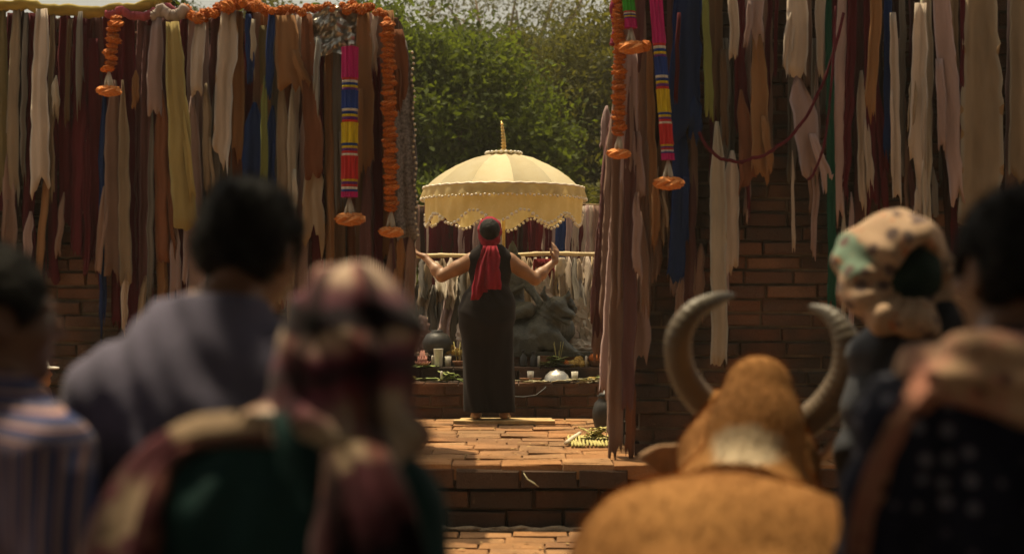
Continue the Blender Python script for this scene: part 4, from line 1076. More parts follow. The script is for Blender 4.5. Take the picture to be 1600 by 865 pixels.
leaves('banana_leaf', 'flat green leaf laid under the pink lotus', 655, 12.93, 3, .30, .11, M_LEAFG, zb=TIERS[1][3] + .004, spread=.08, lift=.006)
leaves('leaf_bundle', 'green betel leaf bundle on the ledge in front of the statue', 866, 12.96, 14, .16, .08, M_LEAFG, zb=TIERS[1][3] + .01, spread=.09, lift=.07)
leaves('banana_leaf', 'pale dry leaf strips along the front ledge past the metal bowl', 905, 12.52, 6, .36, .06, M_PALE, zb=TIERS[0][3] + .009, spread=.20, lift=.012)
leaves('banana_leaf', 'yellowing leaves at the altar front corner by the taller wall', 950, 12.52, 6, .22, .08, M_LEAFG, zb=TIERS[0][3] + .012, spread=.08, lift=.05)
leaves('banana_leaf', 'pale leaf strips on the front ledge beside her skirt', 826, 12.5, 4, .26, .05, M_PALE, zb=TIERS[0][3] + .009, spread=.10, lift=.01)
def crumple(label, px, py, Y, r, seed, c='white'):
    m = MB(); n = 16; vs = []; fs = []
    for i in range(13):
        th = math.pi * i / 12
        for j in range(n):
            a = 2 * math.pi * j / n; u = Vector((math.sin(th) * math.cos(a), math.sin(th) * math.sin(a), math.cos(th)))
            k = 1 + .75 * mnoise.noise(u * 2.6 + Vector((seed, 0, 0))) + .3 * mnoise.noise(u * 6 + Vector((0, seed, 0)))
            vs.append((u.x * r[0] * k, u.y * r[1] * k, u.z * r[2] * k))
    for i in range(12):
        for j in range(n): fs.append((i*n+j, (i+1)*n+j, (i+1)*n+(j+1) % n, i*n+(j+1) % n))
    m.add(vs, fs); o = m.build('crumpled_cloth', cmat(c), None, P(px, py, Y), smooth=False); tag(o, label, 'cloth')
crumple('crumpled white cloth lying beside the beast paw', 908, 545, 13.3, (.10, .06, .07), 3)
crumple('tall crumpled white cloth at the altar end by taller wall', 924, 528, 13.5, (.09, .07, .16), 8)
for i_, (px, py, Y, r, l, cc) in enumerate([(888, 520, 13.8, (.07, .05, .10), 'crumpled pale cloth just past the beast chest', 'cream'), (938, 545, 13.35, (.08, .06, .08), 'crumpled cloth behind the marigold heap', 'mauve'), (905, 490, 14.0, (.08, .05, .13), 'tall crumpled cloth hung up behind the beast snout', 'white'),
        (930, 500, 14.1, (.06, .05, .15), 'crumpled beige cloth at the far end under the pole', 'beige'), (655, 520, 13.6, (.09, .05, .13), 'crumpled cloth above the pink lotus', 'mauve'), (722, 525, 13.5, (.06, .05, .11), 'crumpled cream cloth half behind the dancer skirt', 'cream')]): crumple(l, px, py, Y, r, 20 + i_ * 3, cc)
crumple('crumpled cream cloth wedged behind the beast head', 846, 462, 13.75, (.09, .05, .12), 12, 'cream')
m = MB(); pts = [P(px, py, Y) for px, py, Y in ((856, 592, 12.6), (852, 606, 12.42), (838, 617, 12.40), (818, 620, 12.40), (796, 619, 12.40), (780, 622, 12.41))]
m.tube([p - pts[0] for p in pts], .006, 6); tag(m.build('cable', rough_mat('black_rubber', (.02, .02, .02), .5, .1, 5, 0), None, pts[0]), 'thin dark cable drooping over the altar front', 'cable')
# floor things
bd = thing('wooden_board', 'flat pale wooden board under the dancer\'s bare feet', 'board', (X(787, 12.0), 12.0, PLAT + .006))
M_WOOD = rough_mat('pale_wood', (0.55, 0.38, 0.17), .7, .35, 7, .3)
for i, (x0, x1, y0, y1) in enumerate(((-.41, .42, -.16, -.005), (-.36, .40, .002, .15))):
    m = MB(); m.box(x0, x1, y0, y1, .0, .026); m.build('plank', M_WOOD, bd, smooth=False)
pot = thing('black_jar', 'round black jar standing on the bricks at the taller wall foot', 'jar', (X(946, 11.3), 11.3, PLAT + .006))
m = MB(); m.lathe([(0, 0), (.07, 0), (.085, .03), (.10, .09), (.102, .15), (.085, .21), (.055, .245), (.06, .262), (.066, .27), (.05, .266), (.04, .22), (0, .2)], 26); m.build('body', M_BLACKPOT, pot)
m = MB(); m.lathe([(.056, .262), (.05, .285), (.02, .30), (.012, .312), (0, .313)], 18); m.build('lid', M_BLACKPOT, pot)
mat_ = thing('straw_mat', 'yellow straw mat with leaf scraps on the platform corner', 'mat', (X(928, 10.4), 10.4, PLAT + .006))
for i in range(16):
    m = MB(); x0 = -.17 + i * .0225; pts = [(x0 + .006 * math.sin(k + i) , -.36 + k * .12, .008 + .003 * ((i + k) % 2)) for k in range(7)]
    m.tube(pts, .0115, 6, True, .45); m.build('reed', M_STRAW, mat_)
leaves('leaf_scraps', 'dry curled leaf scraps heaped on the straw mat', 932, 10.45, 16, .16, .045, M_STRAW, zb=PLAT + .02, spread=.10, lift=.07)
m = MB(); a, b_ = P(885, 698, 10.15), P(906, 681, 10.9); a.z = b_.z = PLAT + .022; m.tube([(0, 0, 0), (b_ - a) * .5 + VZ * .004, b_ - a], [.017, .015, .013], 8)
tag(m.build('stick', rough_mat('peeled_wood', (0.70, 0.60, 0.46), .7, .2, 10, .2), None, a), 'white peeled stick lying along the straw mat edge', 'stick')
M_PEB = rough_mat('pale_stone', (0.52, 0.46, 0.36), .9, .35, 16, .5)
for i, (px, py, r, l) in enumerate(((668, 822, .03, 'pale pebble at the step foot, lower one of the trio'), (676, 812, .033, 'pale pebble at the step foot, topmost of the trio'), (688, 823, .028, 'pale pebble at the step foot, nearest the gateway middle'))):
    m = MB(); m.ball((0, 0, 0), (r * 1.4, r, r * .7), 12, 8, .5, i); p = P(px, py, 9.03); p.z = max(.05, p.z); tag(m.build('pebble', M_PEB, None, p), l, 'stone')
m = MB(); pts = [P(px, py, 9.05) for px, py in ((818, 738), (824, 748), (834, 754), (842, 760))]; m.tube([p - pts[0] for p in pts], [.003, .006, .006, .002], 6, True, .5)
tag(m.build('dry_leaf', M_PALE, None, pts[0]), 'curled pale dry leaf caught on the step face', 'leaf')
# small things crowded along the altar ledges
def small(kind, label, px, Y, dy=0.0):
    z = {12.6: TIERS[0][3], 13.0: TIERS[1][3], 13.2: TIERS[2][3]}[Y] + .009
    t = thing(kind, label, kind.replace('_', ' '), (X(px, Y + dy), Y + dy, z), 0, 'small offerings along the altar ledges'); m = MB()
    if kind == 'candle':
        m.lathe([(0, 0), (.012, 0), (.011, .09), (.006, .096), (0, .094)], 12); m.build('wax', M_WHITE, t)
        m = MB(); m.tube([(0, 0, .09), (.002, 0, .105)], .0015, 5); m.build('wick', M_BLACKPOT, t)
    elif kind == 'incense_bowl':
        m.lathe([(0, 0), (.03, 0), (.05, .035), (.052, .05), (.044, .05), (.03, .02), (0, .018)], 18); m.build('body', M_CLAY, t)
        for i in range(5):
            m = MB(); a = i * 1.3; m.tube([(.01 * math.cos(a), .01 * math.sin(a), .02), (.05 * math.cos(a), .05 * math.sin(a), .22)], .002, 5); m.build('incense_stick', M_STRAW, t)
    elif kind == 'glass':
        m.lathe([(0, 0), (.024, 0), (.030, .09), (.027, .09), (.022, .01), (0, .01)], 18); m.build('body', M_WHITE, t)
    else:
        m.lathe([(0, 0), (.03, 0), (.075, .018), (.08, .024), (.07, .022), (.03, .01), (0, .01)], 20); m.build('body', M_STEEL, t)
        for i in range(4): put('marigold', [YEL, FL_BALL[0]][i % 2], t, (.03 * math.cos(i * 1.6), .03 * math.sin(i * 1.6), .035), (i, 0, 0), .6)
for a in [('candle', 'white candle on the ledge just left of the milk cup', 676, 13.0, .05), ('glass', 'short pale glass right of the milk cup', 700, 13.0), ('incense_bowl', 'incense bowl beside the pale flower heap', 716, 13.0),
          ('offering_dish', 'metal dish of blossoms at the lower wall end of front ledge', 640, 12.6), ('candle', 'white candle on the front ledge beside green leaf bundle', 690, 12.6, -.03), ('offering_dish', 'metal dish of blossoms in front of the beast', 884, 13.0, -.04),
          ('candle', 'white candle between dark bottle and clay pot', 842, 13.0, -.05), ('candle', 'white candle near the beast paw', 916, 13.0, -.05), ('incense_bowl', 'incense bowl at the foot of the statue', 872, 13.0, .08), ('glass', 'short pale glass beyond the upturned bowl', 898, 12.6),
          ('glass', 'short pale glass on front ledge between lamp cups', 829, 12.6, .08), ('offering_dish', 'metal dish of blossoms at the taller wall end of front ledge', 946, 12.6, .1)]: small(*a)

# fallen petals and leaf crumbs on the bricks
g = np.random.default_rng(5); n = 420
px_ = g.uniform(-1.2, 1.2, n); py_ = np.where(g.random(n) < .75, g.uniform(9.2, 12.4, n), g.uniform(8.0, 9.05, n)); pz_ = np.where(py_ > 9.1, PLAT + .010, .046)
a = g.uniform(0, 6.28, n); L = g.uniform(.008, .028, n); V = []
for k in range(n):
    c, s_ = math.cos(a[k]), math.sin(a[k])
    for (u, w, h) in ((-1, 0, .002), (0, .45, .006), (1, 0, .003), (0, -.45, .004)): V.append((px_[k] + (u*c - w*s_) * L[k], py_[k] + (u*s_ + w*c) * L[k], pz_[k] + h))
o = link('leaf_litter', np_mesh('leaf_litter', V, np.arange(4 * n).reshape(-1, 4), False), rough_mat('litter', (0.38, 0.24, 0.09), .8, .6, 3, .1, col2=(.12, .07, .03))); tag(o, 'dry petals and leaf crumbs scattered over the bricks', kind='stuff')

# ================================================================== PEOPLE
def skin_mat(name, col):
    if name in MATS: return MATS[name]
    m, nt, b = new_mat(name); n1 = _noise(nt, _coord(nt), 9, 4); n2 = _noise(nt, _coord(nt), 160, 3)
    base = _ramp(nt, n1.outputs['Fac'], [(.3, tuple(c * .78 for c in col)), (.7, col)])
    nt.links.new(base, b.inputs['Base Color']); b.inputs['Roughness'].default_value = .5
    b.inputs['Subsurface Weight'].default_value = .08; b.inputs['Subsurface Radius'].default_value = (.02, .008, .004)
    _bump(nt, b, n2.outputs['Fac'], .12, .002); MATS[name] = m; return m
SKIN = skin_mat('skin_brown', (0.30, 0.155, 0.085)); SKIN_D = skin_mat('skin_dark', (0.19, 0.09, 0.05))
HAIR = rough_mat('hair_black', (0.009, 0.0075, 0.0065), .6, .4, 40, .9, .01, spec=.18)
M_EYE = rough_mat('eye', (0.6, 0.56, 0.5), .2, .1, 5, 0); 
class Human:
    def __init__(s, H=1.68, sd=.025, lean=(0, 0), rot=(0, 0, 0), off=(0, 0, 0), arms=None, wide=1.0, female=False, stance=0.0):
        s.k = H / 1.70; s.fat = 1.0; s.sd = sd; s.lean = lean; s.wide = wide; s.female = female; s.off = Vector(off); s.stance = stance
        s.R = Matrix.Rotation(R(rot[0]), 3, 'Z') @ Matrix.Rotation(R(rot[1]), 3, 'X') @ Matrix.Rotation(R(rot[2]), 3, 'Y')
        s.arms = arms or [dict(el=(-.235, -.03, 1.10), wr=(-.245, .05, .87), d=(-.05, .18, -1), n=(1, 0, 0)),
                          dict(el=(.235, -.03, 1.10), wr=(.245, .05, .87), d=(.05, .18, -1), n=(-1, 0, 0))]
    def T(s, p):
        x, y, z = p; q = max(0, z - .95)
        return Vector(((x + s.lean[0] * q) * s.k, (y + s.lean[1] * q) * s.k, z * s.k))
    def Hd(s, p):                                      # a point of the head, turned about the neck
        piv = Vector((0, 0, 1.47)); q = s.R @ (Vector(p) - piv) + piv + s.off
        return s.T(q)
    def r(s, *a): return tuple(q * s.k for q in a)
    def torso(s, f, g=0.0, low=True):
        w = s.wide; k = s.k; E = lambda c, r, kk=.05: f.ell(s.T(c), (r[0] * w * k, r[1] * k, r[2] * k), kk, g=g)
        if low: E((0, -.01, .95), (.172, .125, .13)); E((-.07, -.06, .90), (.09, .085, .10)); E((.07, -.06, .90), (.09, .085, .10))
        E((0, 0, 1.08), (.135 if s.female else .148, .10, .16), .06); E((0, 0, 1.25), (.158, .112, .18), .06)
        if s.female: E((-.07, .085, 1.25), (.06, .055, .06)); E((.07, .085, 1.25), (.06, .055, .06))
        sw = .150 * w if not s.female else .138 * w
        for q in (-1, 1): f.cap(s.T((0, -.01, 1.39)), s.T((q * sw, -.01, 1.362 - s.sd)), .064 * k, .060 * k, .06, g=g)
        for q in (-1, 1): f.cap(s.T((q * .03, -.02, 1.455)), s.T((q * sw * .9, -.012, 1.385 - s.sd)), .046 * k, .036 * k, .04, g=g)
        s.sw = sw
    def neck(s, f, g=0.0): f.cap(s.T((0, -.015, 1.40)), s.Hd((0, .0, 1.53)), .060 * s.k, .055 * s.k, .03, g=g)
    def head(s, f):
        k = s.k; rot = s.R.to_4x4(); E = lambda c, r, kk=.02, op='add': f.ell(s.Hd(c), s.r(*r), kk, rot, op)
        E((0, -.012, 1.603), (.076, .095, .092), .03); E((0, .036, 1.545), (.059, .062, .082), .04)
        E((0, .078, 1.487), (.024, .020, .020), .03)
        for q in (-1, 1):
            E((q * .031, .098, 1.585), (.019, .013, .012), .012, 'sub'); f.cap(s.Hd((q * .014, .094, 1.603)), s.Hd((q * .048, .083, 1.602)), .010 * k, .007 * k, .012)
            E((q * .078, -.008, 1.573), (.010, .024, .034), .008); E((q * .084, .0, 1.575), (.005, .012, .020), .004, 'sub'); E((q * .042, .070, 1.55), (.022, .022, .022), .02)
            f.cap(s.Hd((q * .008, .104, 1.552)), s.Hd((q * .013, .100, 1.551)), .009 * k, .007 * k, .008)
        f.cap(s.Hd((0, .094, 1.592)), s.Hd((0, .116, 1.556)), .009 * k, .013 * k, .012)
        E((0, .094, 1.524), (.024, .012, .007), .006); E((0, .092, 1.512), (.021, .012, .008), .006); E((0, .106, 1.518), (.022, .006, .0022), .003, 'sub')
    def eyes(s, root):
        for q in (-1, 1):
            m = MB(); c = s.Hd((q * .031, .084, 1.585)); m.ball(c, .0125 * s.k, 12, 8); e = m.build('eye', M_EYE, root)
            m = MB(); m.ball(c + s.R @ Vector((0, .0085, 0)) * s.k, .0062 * s.k, 10, 6); m.build('iris', HAIR, e)
    def arm(s, f, g=0.0, upto=2.0, k2=.03):
        for q, a in zip((-1, 1), s.arms):
            sh = s.T((q * (s.sw + .022), -.01, 1.352 - s.sd)); el = s.T(a['el']); wr = s.T(a['wr']); k = s.k
            e2 = sh.lerp(el, min(1, upto)); f.cap(sh, e2, .056 * k * s.fat, (.056 - .015 * min(1, upto)) * k * s.fat, k2, g=g)
            if upto >= 1: f.ell(sh.lerp(el, .45), s.r(*[.047 * s.fat] * 3), .03, g=g)
            if upto > 1:
                f.cap(el, el.lerp(wr, upto - 1), .041 * k * s.fat, (.041 - .014 * (upto - 1)) * k, .02, g=g); f.ell(el.lerp(wr, .3), s.r(*[.042 * s.fat] * 3), .03, g=g)
    def hand(s, f):
        for q, a in zip((-1, 1), s.arms):
            k = s.k; wr = s.T(a['wr']); d = Vector(a['d']).normalized(); n = Vector(a['n']); n = (n - d * n.dot(d)).normalized()   # n = palm side
            ac = n.cross(d) * (1 if q < 0 else -1); curl = a.get('curl', .35)                       # ac = towards the thumb
            f.cap(wr, wr + d * .03 * k, .026 * k, .024 * k, .02)
            for t in (-.027, -.009, .009, .027): f.cap(wr + d * .018 * k + ac * t * .75 * k, wr + d * .086 * k + ac * t * k, .0155 * k, .0125 * k, .012)
            for t, l, c in ((.030, .072, .8), (.010, .082, .9), (-.011, .076, 1.05), (-.031, .060, 1.2)):
                b = wr + d * .088 * k + ac * t * k; cc = curl * c; sp = ac * t * a.get('spread', 2.0)
                d1 = (d * math.cos(cc) + n * math.sin(cc) + sp).normalized(); d2 = (d * math.cos(cc * 2) + n * math.sin(cc * 2) + sp).normalized()
                p1 = b + d1 * l * .5 * k; f.cap(b, p1, .0102 * k, .0092 * k, .005); f.cap(p1, p1 + d2 * l * .5 * k, .0092 * k, .0075 * k, .003)
            b = wr + d * .028 * k + ac * .026 * k; td = (d * .62 + ac * .75 + n * .2).normalized(); td2 = (d * .9 + ac * .35 + n * .25).normalized()
            f.cap(b, b + td * .042 * k, .0145 * k, .0115 * k, .012); f.cap(b + td * .042 * k, b + td * .042 * k + td2 * .034 * k, .0112 * k, .0085 * k, .004)
    def leg(s, f, g=0.0):
        k = s.k
        for q in (-1, 1):
            st = s.stance; hip, kn, an = s.T((q * .085, -.01, .90)), s.T((q * (.09 + st * .5), .005, .49)), s.T((q * (.095 + st), -.02, .085))
            f.cap(hip, kn, .088 * k, .056 * k, .05, g=g).cap(kn, an, .053 * k, .036 * k, .03, g=g).ell(kn.lerp(an, .3) + Vector((0, -.015, 0)), s.r(.052, .055, .10), .03, g=g)
    def foot(s, f, g=0.0):
        k = s.k
        for q in (-1, 1):
            st = s.stance; x = q * (.095 + st); f.cap(s.T((x, -.055, .038)), s.T((x + q * .012, .10, .030)), .036 * k, .034 * k, .03, g=g).cap(s.T((x, -.02, .085)), s.T((x, .02, .05)), .036 * k, .04 * k, .03, g=g)
            if g == 0:
                for i, l in enumerate((.075, .066, .06, .054, .046)): f.cap(s.T((x + q * (-.022 + i * .015), .105, .024)), s.T((x + q * (-.024 + i * .018), .105 + l * .75, .014)), .0135 * k, .011 * k, .006)
            f.plane((0, 0, 0.002), (0, 0, -1))
    def box(s, wid=.46, dep=.32): return (-wid * s.k, -dep * s.k, -.02), (wid * s.k, (dep + .06) * s.k, (1.83 + abs(s.off.z)) * s.k)
    def body(s, root, mat, h=.008, wid=.46):
        f = Sdf(*s.box(wid), h); s.torso(f); s.neck(f); s.head(f); s.arm(f); s.hand(f); s.leg(f); s.foot(f)
        link('body', f.mesh('body'), mat, root); s.eyes(root)
    def shirt(s, root, mat, hem=.80, sleeve=1.0, g=.017, collar=True, seed=0, name='shirt', attrs=None, neck_z=1.475, h=.0085, folds=.004):
        f = Sdf(*s.box(), h); s.torso(f, g); s.arm(f, g, sleeve, .05)
        if hem < .9: f.cap(s.T((-.06, -.01, .92)), s.T((-.06, -.01, hem)), .125 * s.k, .125 * s.k, .06, g=g - .01).cap(s.T((.06, -.01, .92)), s.T((.06, -.01, hem)), .125 * s.k, .125 * s.k, .06, g=g - .01)
        f.ripple(lambda x, y, z: folds * np.sin(z * 38 + 9 * np.sin(x * 9 + seed) + seed) * np.sin(x * 21 + z * 11 + seed * 2) + folds * .7 * np.sin(x * 60 + 14 * np.sin(z * 6 + seed)) * np.clip((1.3 * s.k - z) * 3, 0, 1))
        f.plane(s.T((0, 0, hem)), (0, 0, -1)); f.plane(s.T((0, 0, neck_z)), (0, .25, 1))
        o = link(name, f.mesh(name, attrs), mat, root)
        if collar:
            m = MB(); c = s.T((0, -.012, 1.452)); n = 28
            pts = [c + Vector((math.cos(t) * .072 * s.k, math.sin(t) * .070 * s.k, (.012 - .03 * max(0, math.sin(t))) * s.k)) for t in [2 * math.pi * i / n for i in range(n + 1)]]
            m.tube(pts, .021 * s.k, 8, True, .55); m.build('collar', mat, o)
        return o
    def trousers(s, root, mat, g=.02):
        f = Sdf(*s.box(.36), .010); k = s.k
        f.ell(s.T((0, -.01, .94)), s.r(.172, .128, .11), .05, g=g); s.leg(f, g); f.plane(s.T((0, 0, 1.02)), (0, 0, 1)); f.plane(s.T((0, 0, .07)), (0, 0, -1))
        f.ripple(lambda x, y, z: .003 * np.sin(z * 40 + 20 * x)); link('trousers', f.mesh('trousers'), mat, root)
    def skirt(s, root, mat, top=1.0, hem=.07, name='skirt', w=.115):
        f = Sdf(*s.box(.40), .010); k = s.k
        for q in (-1, 1): f.cap(s.T((q * .06, -.01, .94)), s.T((q * .09, -.005, hem)), w * k, (w + .02) * k, .12)
        f.ell(s.T((0, -.02, .92)), s.r(.19, .15, .15), .06); f.plane(s.T((0, 0, top)), (0, 0, 1)); f.plane(s.T((0, 0, hem)), (0, 0, -1))
        f.ripple(lambda x, y, z: .006 * np.sin(np.arctan2(y, x) * 13 + z * 2) * np.clip((.95 * k - z) * 2, 0, 1)); link(name, f.mesh(name), mat, root)
    def hair(s, root, style='short', seed=0):
        k = s.k; c = s.Hd((0, -.02, 1.612)); f = Sdf(c - Vector((.16, .2, .2)) * k, c + Vector((.16, .2, .16)) * k, .006); rot = s.R.to_4x4()
        f.ell(s.Hd((0, -.018, 1.612)), s.r(.090, .108, .103), .03, rot).ell(s.Hd((0, -.055, 1.58)), s.r(.070, .052, .058), .04, rot)
        for q in (-1, 1): f.ell(s.Hd((q * .074, .012, 1.60)), s.r(.016, .028, .035), .02, rot)
        f.ripple(lambda x, y, z: .0045 * np.sin(x * 150 + 3 * np.sin(z * 90 + seed)) * np.sin(z * 130 + 40 * y) + .004 * np.sin(x * 37 + seed) * np.sin(z * 41 + y * 29))
        f.ell(s.Hd((0, .115, 1.535)), s.r(.085, .085, .098), .01, rot, 'sub'); f.ell(s.Hd((0, .075, 1.45)), s.r(.15, .12, .075), .01, rot, 'sub')
        for q in (-1, 1): f.ell(s.Hd((q * .09, -.002, 1.565)), s.r(.03, .034, .042), .006, rot, 'sub')
        f.ell(s.Hd((0, -.10, 1.488)), s.r(.12, .078, .062), .01, rot, 'sub')
        o = link('hair', f.mesh('hair'), HAIR, root); cc = np.array(c)
        fur(o, 9000, .013, .0009, lambda p: np.stack([p[:, 0] - cc[0], (p[:, 1] - cc[1]) * .6 - .05, -.12 + 0 * p[:, 0]], 1), HAIR, 'strands', .55, seed)
def person(label, px, Y, rz=0.0, z=0.0, x=None, group='onlookers seen from behind'):
    return thing('person', label, 'person', (X(px, Y) if x is None else x, Y, z), R(rz), group)

# --- the dancer
DY = 12.0
dz = PLAT + .033
dr = thing('person', 'woman in red turban and long black dress, arms spread, back turned', 'person', (X(766, DY), DY, dz))
k_ = DY / F_PX
def dpt(px, py, dy=0.0): p = P(px, py, DY); return ((p.x - dr.location.x) / (1.665 / 1.70), dy, (p.z - dz) / (1.665 / 1.70))
dn = Human(1.665, arms=[dict(el=dpt(690, 431, .02), wr=dpt(663, 401, .14), d=(-.75, .25, .35), n=(.2, -.2, 1), curl=.3, spread=3),
                        dict(el=dpt(836, 436, .02), wr=dpt(868, 407, .14), d=(.12, .25, 1), n=(-.75, .5, 0), curl=.35, spread=3)], female=True, wide=1.06, stance=.02, rot=(0, -6, 0), off=(-.004, .01, -.015)); dn.fat = 1.22
f = Sdf((-.70, -.30, -.02), (.68, .34, 1.74), .0062)
dn.torso(f); dn.neck(f); dn.head(f); dn.arm(f); dn.hand(f); dn.leg(f); dn.foot(f)
link('body', f.mesh('body'), skin_mat('skin_dancer', (0.30, 0.15, 0.07)), dr); dn.eyes(dr)
f = Sdf((-.36, -.30, .0), (.36, .30, 1.56), .0075); dn.torso(f, .012)
hp = -.03
for q_ in (-1, 1):
    f.cap((hp + q_ * .075, -.02, .93), (.0 + q_ * .095, .0, .055), .138, .116, .10)
f.ell((hp - .03, -.05, .84), (.188, .16, .20), .08); f.ell((-.01, -.05, 1.02), (.145, .115, .12), .06)
f.ripple(lambda x, y, z: .008 * np.sin(np.arctan2(y, x) * 9 + z * 3 + 2 * np.sin(z * 5)) * np.clip((.85 - z) * 1.6, 0, 1) + .006 * np.sin((z - .5 * np.abs(x)) * 40 + x * 5) * np.exp(-((z - .86) / .10)**2) + .005 * np.sin(z * 44 + 10 * np.sin(x * 8)) * np.exp(-((z - 1.03) / .10)**2))
f.ell((-.215, 0, 1.40), (.055, .12, .10), .01, op='sub').ell((.215, 0, 1.40), (.055, .12, .10), .01, op='sub'); f.ell((0, -.10, 1.50), (.085, .14, .08), .01, op='sub'); f.ell((0, .12, 1.48), (.09, .12, .12), .01, op='sub')
f.plane((0, 0, 1.44), (0, 0, 1)); f.plane((0, 0, .06), (0, 0, -1))
M_DRESS = fabric('black_dress', (0.009, 0.0045, 0.0045), 0, scale=(8, 8, 2), rnd=0)
link('dress', f.mesh('dress'), M_DRESS, dr)
M_RED = fabric('turban_red', (0.30, 0.012, 0.030), .10, rnd=.1, scale=(20, 20, 6))
c = dn.Hd((0, -.03, 1.60)); f = Sdf(c - Vector((.17, .2, .25)), c + Vector((.17, .2, .18)), .0055)
f.ell(c, (.102, .122, .118), .02).ell(c + Vector((0, -.02, -.10)), (.078, .085, .09), .04)
f.ripple(lambda x, y, z: .004 * np.sin(z * 85 + 6 * np.sin(x * 14)) * np.sin(x * 20))
f.ell(c + Vector((0, -.125, .006)), (.085, .09, .092), .012, op='sub'); f.ell(dn.Hd((0, .12, 1.535)), (.062, .09, .085), .012, op='sub')
link('turban', f.mesh('turban'), M_RED, dr)
m = MB(); m.ball(c + Vector((0, -.062, .006)), (.086, .076, .092), 28, 18, .05); m.build('hair', HAIR, dr)
def tail(px0, px1, y0, y1, w, seed, dy, taper=1.0):
    p0 = P(px0, y0, DY - dy); p1 = P(px1, y1, DY - dy - .02); o = link('scarf_tail', strip_mesh(p0, p1, w, seed, n=11, gather=.55, amp=.022, ragged=.004, sway=.008, taper=taper), M_RED, dr); o.location = p0 - dr.location
tail(764, 746, 384, 468, .125, 501, .165, 1.05); tail(770, 770, 384, 452, .135, 502, .185, 1.1); tail(760, 764, 384, 440, .11, 503, .15)

# --- grey haired... the crop haired man in the violet grey jacket
def two(s, nt, vec): pass
M_JACKET = fabric('jacket', (0.14, 0.13, 0.20), .0, rnd=0, var=.2); M_DARKTR = fabric('dark_trousers', (.03, .03, .035), 0, rnd=0)
p2 = person('crop haired man in violet grey collared jacket, standing with back turned', 316, 2.52)
h2 = Human(1.71, sd=.055, rot=(-14, -3, 4), off=(.045, .03, -.005), lean=(0, .20), wide=1.06); h2.body(p2, SKIN_D); h2.hair(p2, seed=2); h2.trousers(p2, M_DARKTR); h2.shirt(p2, M_JACKET, sleeve=1.92, g=.024, hem=.78, seed=1, folds=.006)

# --- woman in the plaid headscarf
PLAID_U = [(0, (.52, .40, .30)), (.20, (.52, .40, .30)), (.24, (.13, .04, .06)), (.42, (.13, .04, .06)), (.47, (.02, .014, .022)), (.70, (.02, .014, .022)), (.74, (.24, .11, .13)), (.84, (.24, .11, .13)), (.90, (.52, .40, .30))]
def plaid(nt, vec):
    fu = _math(nt, 'FRACT', _attr(nt, 'u')); fv = _math(nt, 'FRACT', _attr(nt, 'v'))
    return _mix(nt, .5, _ramp(nt, fu, PLAID_U, 'EASE'), _ramp(nt, fv, PLAID_U, 'EASE'))
def plaid2(nt, vec, shawl=False):
    w = _math(nt, 'MULTIPLY', _math(nt, 'SUBTRACT', _noise(nt, vec, 9, 3).outputs['Fac'], .5), .55)
    fu = _math(nt, 'FRACT', _math(nt, 'ADD', _attr(nt, 'u'), w)); fv = _math(nt, 'FRACT', _math(nt, 'ADD', _attr(nt, 'v'), w))
    cl_ = (.58, .42, .33)
    base = _ramp(nt, _math(nt, 'ADD', _math(nt, 'SUBTRACT', _attr(nt, 'v'), 10.0), _math(nt, 'MULTIPLY', w, .35)), [(0, (.60, .47, .37)), (.19, cl_), (.245, (.22, .10, .12)), (.31, (.12, .045, .07)), (.335, (.025, .018, .025)), (.42, (.03, .02, .03)), (.455, (.50, .38, .28)), (.53, (.40, .24, .22)), (.56, (.16, .04, .07)), (.62, (.025, .018, .025)), (.68, (.20, .06, .09)), (.73, (.42, .33, .24)), (.80, (.38, .28, .2)), (.84, (.03, .02, .03)), (1, (.2, .06, .08))])
    if shawl: base = _ramp(nt, fv, PLAID_U)
    return _mix(nt, 1.0, base, _ramp(nt, fu, [(0, (1, 1, 1)), (.34, (1, 1, 1)), (.42, (.46, .24, .29)), (.56, (.46, .24, .29)), (.62, (.20, .16, .19)), (.84, (.20, .16, .19)), (.92, (1, 1, 1))]), 'MULTIPLY')
M_PLAID = fabric('plaid', None, .08, rnd=0, var=.2, colour_socket=plaid2, scale=(18, 18, 18))
M_SHAWL = fabric('plaid_shawl', None, .08, rnd=0, var=.35, colour_socket=lambda nt, vec: _mix(nt, 1.0, plaid2(nt, vec, True), (.85, .80, .74), 'MULTIPLY'), scale=(18, 18, 18))
M_TEAL = fabric('teal_blouse', (0.013, 0.044, 0.045), 0, rnd=0, var=.25)
M_SARONG = fabric('sarong', (0.08, 0.03, 0.03), 0, rnd=0)
p4 = person('woman in maroon and cream plaid headscarf and teal blouse', 420, 2.02)
h4 = Human(1.525, rot=(-22, -2, 5), off=(.095, .05, -.005), lean=(.03, .08), female=True, wide=1.12)
h4.body(p4, SKIN); h4.shirt(p4, M_TEAL, sleeve=1.6, g=.02, hem=.80, collar=False, seed=4); h4.skirt(p4, M_SARONG)
hc = h4.Hd((0, -.015, 1.60))
def headuv(c, fu=1.5, fv=2.3, ou=0, ov=0):
    def fn(v):
        d = v - np.array(c); a = np.arctan2(d[:, 0], -d[:, 1]) / math.pi; b2 = np.arctan2(np.hypot(d[:, 0], d[:, 1]), d[:, 2]) / math.pi
        return {'u': a * fu + ou + 10, 'v': b2 * fv + ov + 10}
    return fn
f = Sdf(hc - Vector((.22, .24, .34)), hc + Vector((.22, .22, .19)), .0075); rot = h4.R.to_4x4()
f.ell(hc, (.094, .115, .122), .03, rot).ell(h4.Hd((-.004, -.02, 1.53)), (.091, .105, .12), .05, rot).ell(h4.Hd((-.015, -.045, 1.45)), (.094, .092, .062), .05)
f.chain([h4.Hd((-.11, -.05, 1.455)), h4.Hd((-.02, -.13, 1.44)), h4.Hd((.09, -.09, 1.43)), h4.Hd((.12, .0, 1.46))], [.028, .034, .032, .028], .03)
